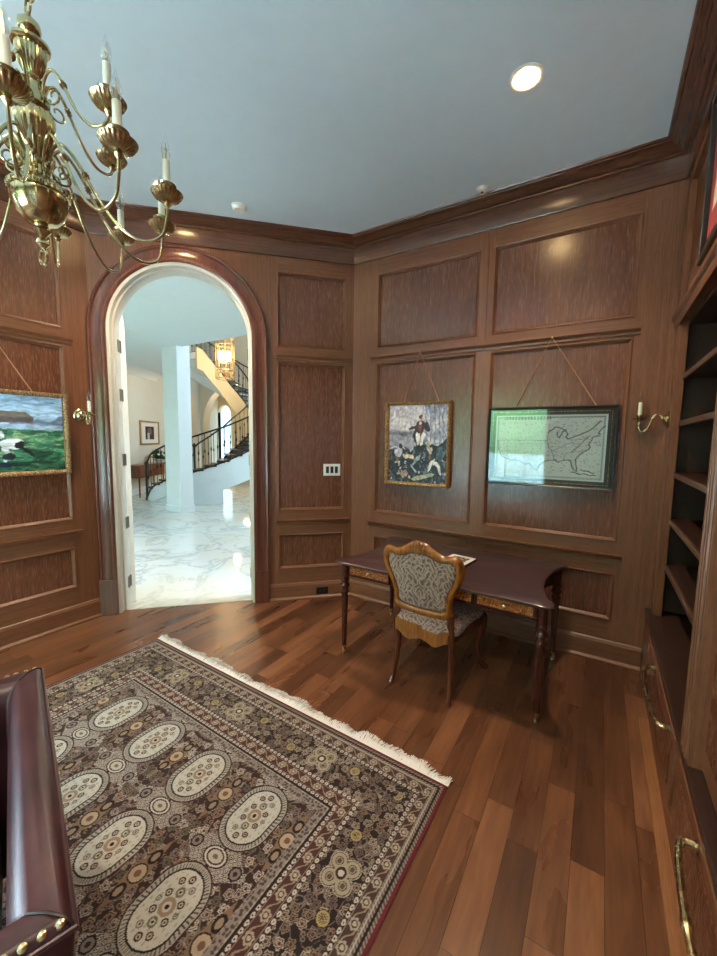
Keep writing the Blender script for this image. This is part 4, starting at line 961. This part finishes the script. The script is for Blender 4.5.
def mapcol(U, V):
    U0, V0 = U, V; U, V = U + .007 * fbm(U, V, 22, 71), V + .011 * fbm(U, V, 22, 77)
    c = np.zeros(U.shape + (3,)) + (226, 219, 208); c += fbm(U, V, 7, 5)[..., None] * 10
    land = inpoly(U, V, USA + [(.985, 1.1), (.6, .95), (.3, .64), (.02, .62)]); c[land] = c[land] * .5 + np.array((214, 206, 194)) * .5 - 4
    A = 1.5
    def line(pts, w_, cc, k=1.):
        d = segd(U * A, V, [(x * A, y) for x, y in pts]); m = d < w_; c[m] = c[m] * (1 - k) + np.array(cc) * k
    line(USA, .012, (166, 158, 148), .6); line(USA, .0042, (84, 78, 74))
    for l_ in LAKE: line(l_, .012, (160, 152, 144), .7); line(l_, .005, (92, 86, 82))
    for l_ in ISL: line(l_, .006, (84, 80, 78))
    line([(.03, .60), (.5, .605), (.5, .73)], .005, (150, 140, 130))
    for x in (.12, .2, .28, .36, .44): line([(x, .58), (x + .01, .3)], .003, (170, 150, 140), .8)
    for y in (.36, .43, .5, .55): line([(.08, y), (.6, y + .01)], .003, (172, 154, 142), .8)
    line([(.5, .6), (.51, .52), (.54, .45), (.56, .38), (.57, .3)], .005, (120, 112, 106)); line([(.55, .45), (.62, .50), (.68, .56), (.73, .58)], .004, (120, 112, 106)); line([(.66, .32), (.67, .42), (.75, .44), (.82, .45)], .003, (150, 130, 120))
    line([(.72, .44), (.78, .52), (.82, .62), (.86, .68)], .010, (140, 132, 122), .7); line([(.70, .62), (.78, .63), (.86, .63)], .003, (150, 130, 120))
    t_ = fbm(U * 3, V * 3, 40, 8); m = land & (t_ > .42); c[m] = c[m] * .7
    hx = hash2(np.floor(U * 70 + .4 * np.floor(V * 45)), np.floor(V * 45), 91); m = (hx > .86) & (((V * 45) % 1) < .45) & (np.abs(U - .5) < .46) & (V > .08) & (V < .9); c[m] = c[m] * .72
    U, V = U0, V0; ex = np.minimum(U, 1 - U) * A; ey = np.minimum(V, 1 - V); e = np.minimum(ex, ey)
    c[(e < .02)] = (228, 224, 214); c[(abs(e - .032) < .008) & ((((U * 90) % 1) + ((V * 60) % 1)) > .9)] = (96, 90, 86); c[abs(e - .047) < .003] = (110, 104, 98)
    m = (abs(V - .955) < .022) & (abs(U - .3) < .22) & (((U * 34) % 1) > .35); c[m] = (90, 84, 80)
    return np.clip(c, 0, 255)
mp = pic(FR, 'framed_map', 'large black framed engraved map of the United States hanging over the desk', -.815, .090, 1.294, 1.916, .022, .035, 'frame_black', mapcol, 330, nail=(-.37, 2.43, .20, .77), mat='print_paper', cat='map', inner=.062)
g_ = MB().box((-.795, 1.314, .024), (.070, 1.896, .026), FR); g_.v = [(x + .815, y - YR, z - 1.294) for x, y, z in g_.v]; g_.build('glass', 'picture_glass', mp, smooth=False)
def meadow(U, V):
    U, V = U + .025 * fbm(U, V, 12, 71), V + .022 * fbm(U, V, 12, 77)
    n1 = fbm(U, V * 3, 6, 2); n2 = fbm(U * 1.2, V * 3, 14, 6); c = np.zeros(U.shape + (3,)); g = V < .60
    c[:] = (150, 182, 210); c += (V[..., None] - .6) * np.array((40, 40, 40)) + n1[..., None] * 14
    m = (V > .55) & (V < .70 + .05 * n1 + .02 * np.sin(U * 40)) & (U > .62); c[m] = (104, 122, 150)
    c[(V > .54) & (V < .62)] = (142, 164, 188); c[g & (V < .56)] = (52, 112, 84)
    m = (V < .56); c[m] += n1[m][:, None] * np.array((40, 46, 34)); c[m & (n2 > .22)] = (126, 152, 112); c[m & (n2 < -.3)] = (28, 80, 52); c[(V < .3) & (n1 < -.2)] = (24, 66, 50); c[(V < .12)] *= .8
    c[inpoly(U, V, [(.50, .64), (.50, .73), (.55, .79), (.72, .79), (.78, .70), (.78, .64)])] = (86, 80, 82); c[inpoly(U, V, [(.50, .71), (.54, .79), (.71, .79), (.77, .71)])] = (112, 104, 96)
    def blob(x, y, a, b_, cc, rot=0.):
        q = np.cos(rot) * (U - x) * 1.35 + np.sin(rot) * (V - y); r = -np.sin(rot) * (U - x) * 1.35 + np.cos(rot) * (V - y); c[(q / a) ** 2 + (r / b_) ** 2 < 1] = cc
    blob(.63, .37, .11, .07, (206, 212, 218)); blob(.68, .36, .05, .045, (24, 26, 34)); blob(.73, .27, .09, .02, (24, 28, 34), -.9); blob(.58, .24, .03, .12, (186, 196, 204), .1); blob(.60, .2, .06, .05, (26, 32, 44)); blob(.55, .48, .05, .05, (212, 216, 222)); blob(.56, .1, .10, .03, (20, 34, 60))
    blob(.40, .36, .1, .08, (60, 40, 34)); blob(.36, .22, .02, .12, (50, 36, 30)); blob(.44, .22, .02, .12, (50, 36, 30))
    return np.clip(c * (1 + .3 * fbm(U, V * 2, 26, 5)[..., None]) + 22 * fbm(U, V * 3, 20, 41)[..., None], 0, 255)
pic(FL, 'meadow_painting', 'gilt rope framed painting of a misty green meadow with a barn on the left wall', .56, 1.53, 1.325, 1.978, .034, .05, 'gilt_brown', meadow, 210, nail=(1.03, 2.43, .22, .75), rope=True)

# ---------------------------------------------------------------- switch, outlet, sconces, ceiling fittings
def on_wall(F, u, z, w_=0): return F @ Matrix.Translation((u, z, w_))
us = DL - (Vector((-2.316, 3.241)) - Vector(C2)).length
sw = MB().box((-.087, -.060, 0), (.087, .060, .006), on_wall(FD, us, 1.33, -REC)).build('light_switch', 'plastic_white', bevel=.002)
tag(sw, 'white wall plate with three black rocker switches beside the arch', 'light switch')
for k in (-1, 0, 1):
    MB().box((k * .046 - .015, -.034, .005), (k * .046 + .015, .034, .010), on_wall(FD, us, 1.33, -REC)).build('rocker', 'black', sw, bevel=.002)
uo = DL - (Vector((-2.385, 3.172)) - Vector(C2)).length
ot = MB().box((-.062, -.037, 0), (.062, .037, .005), on_wall(FD, uo, .078, .018)).build('wall_outlet', 'black', bevel=.002)
tag(ot, 'small dark power outlet set in the baseboard right of the arch', 'outlet')
for k in (-1, 1): MB().box((k * .022 - .012, -.014, .005), (k * .022 + .012, .014, .0075), on_wall(FD, uo, .078, .018)).build('socket', 'frame_black', ot, bevel=.002)
def sconce(F, u, z, label):
    o = thing('wall_sconce', label, 'sconce', (F @ Vector((u, z, 0))).to_tuple(), math.atan2(F[1][0], F[0][0]), 'brass candle sconces')
    T = Matrix(((1, 0, 0, 0), (0, 0, -1, 0), (0, 1, 0, 0), (0, 0, 0, 1)))     # (u, z, w) -> local
    MB().lathe([(.056, 0), (.057, .006), (.050, .011), (.042, .013), (.037, .022), (.022, .030), (.008, .036)], n=20, mt=T).build('backplate', 'brass', o)
    MB().tube([T @ Vector(q) for q in curve([(0, 0, .03), (0, .022, .042), (0, .034, .062), (0, .022, .084), (0, -.022, .098), (0, -.062, .115), (0, -.078, .138), (0, -.066, .156), (0, -.035, .162), (0, -.005, .162)], 6)], .0062, 8).build('arm', 'brass_satin', o)
    c_ = (0, -.162, 0)
    MB().lathe([(.006, -.012), (.010, -.006), (.020, -.002), (.044, .006), (.046, .010), (.022, .008), (.012, .010), (.014, .02), (.018, .028), (.016, .034), (.010, .036)], c_, 20).build('drip_pan', 'brass', o)
    MB().lathe([(.0115, .03), (.0115, .118), (.009, .12)], c_, 14).build('candle', 'candle_cream', o)
    MB().lathe([(.007, .118), (.011, .128), (.0155, .145), (.014, .16), (.008, .178), (.003, .196), (.001, .204)], c_, 12).build('bulb', 'bulb_glass', o)
    return o
sconce(FL, 1.632, 1.81, 'brass candle sconce on the left wall between the meadow painting and the arch')
sconce(FB, -3.335, 1.805, 'brass candle sconce beside the bookcase at the right of the map')
def downlight(x, y, lb):
    o = thing('recessed_downlight', lb, 'ceiling light', (x, y, CZ), 0, 'recessed ceiling lights')
    MB().lathe([(.088, -.0005), (.088, -.004), (.080, -.007), (.064, -.004), (.060, -.0005)], n=28).build('trim_ring', 'plastic_white', o)
    MB().lathe([(.062, -.0025), (.058, -.006), (.04, -.008), (.001, -.009)], n=24).build('lamp', 'warm_glow', o)
for lx_, ly_, lb_ in ((-.462, 2.373, 'glowing round recessed light in the ceiling before the back wall'), (-2.98, 1.93, 'recessed ceiling light partly hidden behind the chandelier candle'),
                    (-.46, -.3, 'recessed ceiling light over the bookcase end of the room'), (-2.98, -.3, 'recessed ceiling light by the left wall behind the armchair')):
    downlight(lx_, ly_, lb_)
    l = bpy.data.lights.new('downlight_beam', 'SPOT'); l.energy = 70; l.color = (1, .80, .58); l.spot_size = math.radians(120); l.spot_blend = .8; l.shadow_soft_size = .05
    o = bpy.data.objects.new('downlight_beam', l); COL.objects.link(o); o.location = (lx_, ly_, CZ - .02)
sd = thing('smoke_detector', 'round white smoke detector on the ceiling in front of the arch', 'smoke detector', (-2.678, 2.399, CZ))
MB().lathe([(.060, 0), (.060, -.010), (.054, -.014), (.050, -.030), (.042, -.038), (.001, -.040)], n=28).build('body', 'plastic_white', sd)
MB().lathe([(.048, -.016), (.052, -.018), (.052, -.022), (.048, -.024)], n=28).build('vent_ring', 'nickel', sd)
sn = thing('ceiling_sensor', 'small white disc sensor on the ceiling at the crown over the back wall', 'sensor', (-.896, 3.18, CZ))
MB().lathe([(.045, 0), (.045, -.010), (.040, -.020), (.030, -.026), (.001, -.027)], n=24).build('body', 'plastic_white', sn)
MB().lathe([(.012, -.026), (.010, -.031), (.001, -.033)], n=12).build('lens', 'black', sn)

# ---------------------------------------------------------------- chandelier
CX, CY = -1.66, .625
cn = thing('chandelier', 'large polished brass chandelier with two tiers of candle arms hanging from the ceiling', 'chandelier', (CX, CY, 0))
def lth(name, prof, mat='brass', n=32, flute=None, parent=cn): return MB().lathe(prof, n=n, flute=flute).build(name, mat, parent, ang=40)
MB().tube([(.026 * math.cos(a), 0, 2.250 + .026 * math.sin(a)) for a in np.linspace(0, 2 * PI, 19)[:-1]], .0045, 8, True).build('bottom_ring', 'brass', cn)
lth('finial', [(.004, 2.274), (.009, 2.28), (.020, 2.292), (.017, 2.304), (.008, 2.312), (.016, 2.322), (.026, 2.334), (.018, 2.345), (.022, 2.352)])
lth('bowl', [(.02, 2.350), (.046, 2.362), (.066, 2.385), (.078, 2.415), (.081, 2.440), (.080, 2.447)])
lth('gadrooned_rim', [(.080, 2.446), (.088, 2.450), (.089, 2.462), (.084, 2.468), (.068, 2.485), (.045, 2.498), (.030, 2.510), (.028, 2.535), (.036, 2.542), (.036, 2.552), (.026, 2.560)], n=96, flute=(32, .07, 2.445, 2.49))
lth('vase', [(.026, 2.558), (.030, 2.575), (.042, 2.61), (.053, 2.655), (.057, 2.685), (.050, 2.700), (.034, 2.710), (.03, 2.716)], n=80, flute=(16, .08, 2.58, 2.69))
lth('stem', [(.030, 2.714), (.042, 2.724), (.044, 2.750), (.036, 2.762), (.030, 2.785), (.034, 2.795), (.022, 2.805), (.019, 2.812)])
lth('urn', [(.018, 2.810), (.026, 2.822), (.038, 2.850), (.043, 2.880), (.043, 2.893)], n=96, flute=(24, .09, 2.82, 2.895))
lth('urn_rim', [(.043, 2.893), (.053, 2.900), (.054, 2.908), (.044, 2.915), (.020, 2.920), (.016, 2.926)])
lth('top_ball', [(.014, 2.924), (.026, 2.934), (.032, 2.952), (.030, 2.968), (.018, 2.980), (.009, 2.986), (.007, 2.998)])
for k in range(11):
    z = 3.018 + k * .046; b = MB(); a0 = (k % 2) * PI / 2; rz = .030 if k else .026
    b.tube([(.020 * math.cos(t_) * math.cos(a0), .020 * math.cos(t_) * math.sin(a0), z + rz * math.sin(t_)) for t_ in np.linspace(0, 2 * PI, 17)[:-1]], .0034, 6, True); b.build('chain_link', 'brass', cn)
lth('ceiling_canopy', [(.008, 3.49), (.02, 3.50), (.045, 3.515), (.065, 3.535), (.068, 3.549)])
def arm(az, pts, r_, zp, rad, name):
    ca, sa = math.cos(az), math.sin(az)
    def T(q, w_=0): return (q[0] * ca - w_ * sa, q[0] * sa + w_ * ca, q[1])
    C_ = curve([(q[0], q[1], 0) for q in pts], 7)
    a_ = MB().tube([T((p.x, p.y)) for p in C_], rad, 8)
    for f in (.42,):
        p = C_[int(len(C_) * f)]; q = C_[int(len(C_) * f) + 1]; d = Vector(T((q.x, q.y))) - Vector(T((p.x, p.y)))
        a_.lathe([(rad, -.012), (rad * 1.9, -.008), (rad * 1.3, -.003), (rad * 2.2, 0), (rad * 1.3, .003), (rad * 1.9, .008), (rad, .012)], T((p.x, p.y)), 10, d.to_track_quat('Z', 'Y').to_matrix().to_4x4())
    ao = a_.build(name, 'brass', cn, ang=50)
    # scroll under the arm root
    s0 = pts[1]; sc = []
    for k in range(26):
        t_ = k / 25 * 2.4 * PI; rr = .034 * (1 - k / 33); sc.append(T((s0[0] + .030 + rr * math.cos(t_ + 2.2), s0[1] - .050 + rr * math.sin(t_ + 2.2))))
    MB().tube(sc, lerp_r([.0042, .003], 25), 6).build('scroll', 'brass', ao)
    c_ = (r_ * ca, r_ * sa, zp)
    MB().lathe([(.006, -.030), (.010, -.024), (.014, -.018), (.008, -.012), (.020, -.008), (.040, -.001), (.050, .012), (.053, .019), (.049, .018), (.036, .008), (.016, .003), (.009, .010), (.009, .022), (.016, .030), (.029, .040), (.031, .046), (.024, .043), (.012, .040)],
               c_, 88, flute=(22, .10, -.009, .013)).build('drip_pan', 'brass', ao, ang=40)
    MB().lathe([(.0125, .038), (.0125, .126), (.010, .128)], c_, 16).build('candle', 'candle_cream', ao)
    MB().lathe([(.005, .128), (.004, .165), (.001, .190)], c_, 6).build('filament', 'brass_satin', ao)
    MB().lathe([(.008, .126), (.0115, .134), (.0165, .152), (.0155, .168), (.009, .188), (.003, .207), (.001, .214)], c_, 12).build('bulb', 'bulb_glass', ao)
for k in range(10):
    arm(math.radians(8 + 36 * k), [(.028, 2.520), (.040, 2.585), (.068, 2.618), (.100, 2.595), (.135, 2.540), (.190, 2.440), (.250, 2.368), (.315, 2.338), (.375, 2.362), (.393, 2.415), (.398, 2.462)], .398, 2.49, .0052, 'lower_arm')
for k in range(5):
    arm(math.radians(26 + 72 * k), [(.030, 2.742), (.042, 2.800), (.066, 2.826), (.092, 2.806), (.115, 2.765), (.150, 2.700), (.195, 2.655), (.235, 2.650), (.256, 2.664), (.262, 2.680)], .262, 2.705, .0050, 'upper_arm')
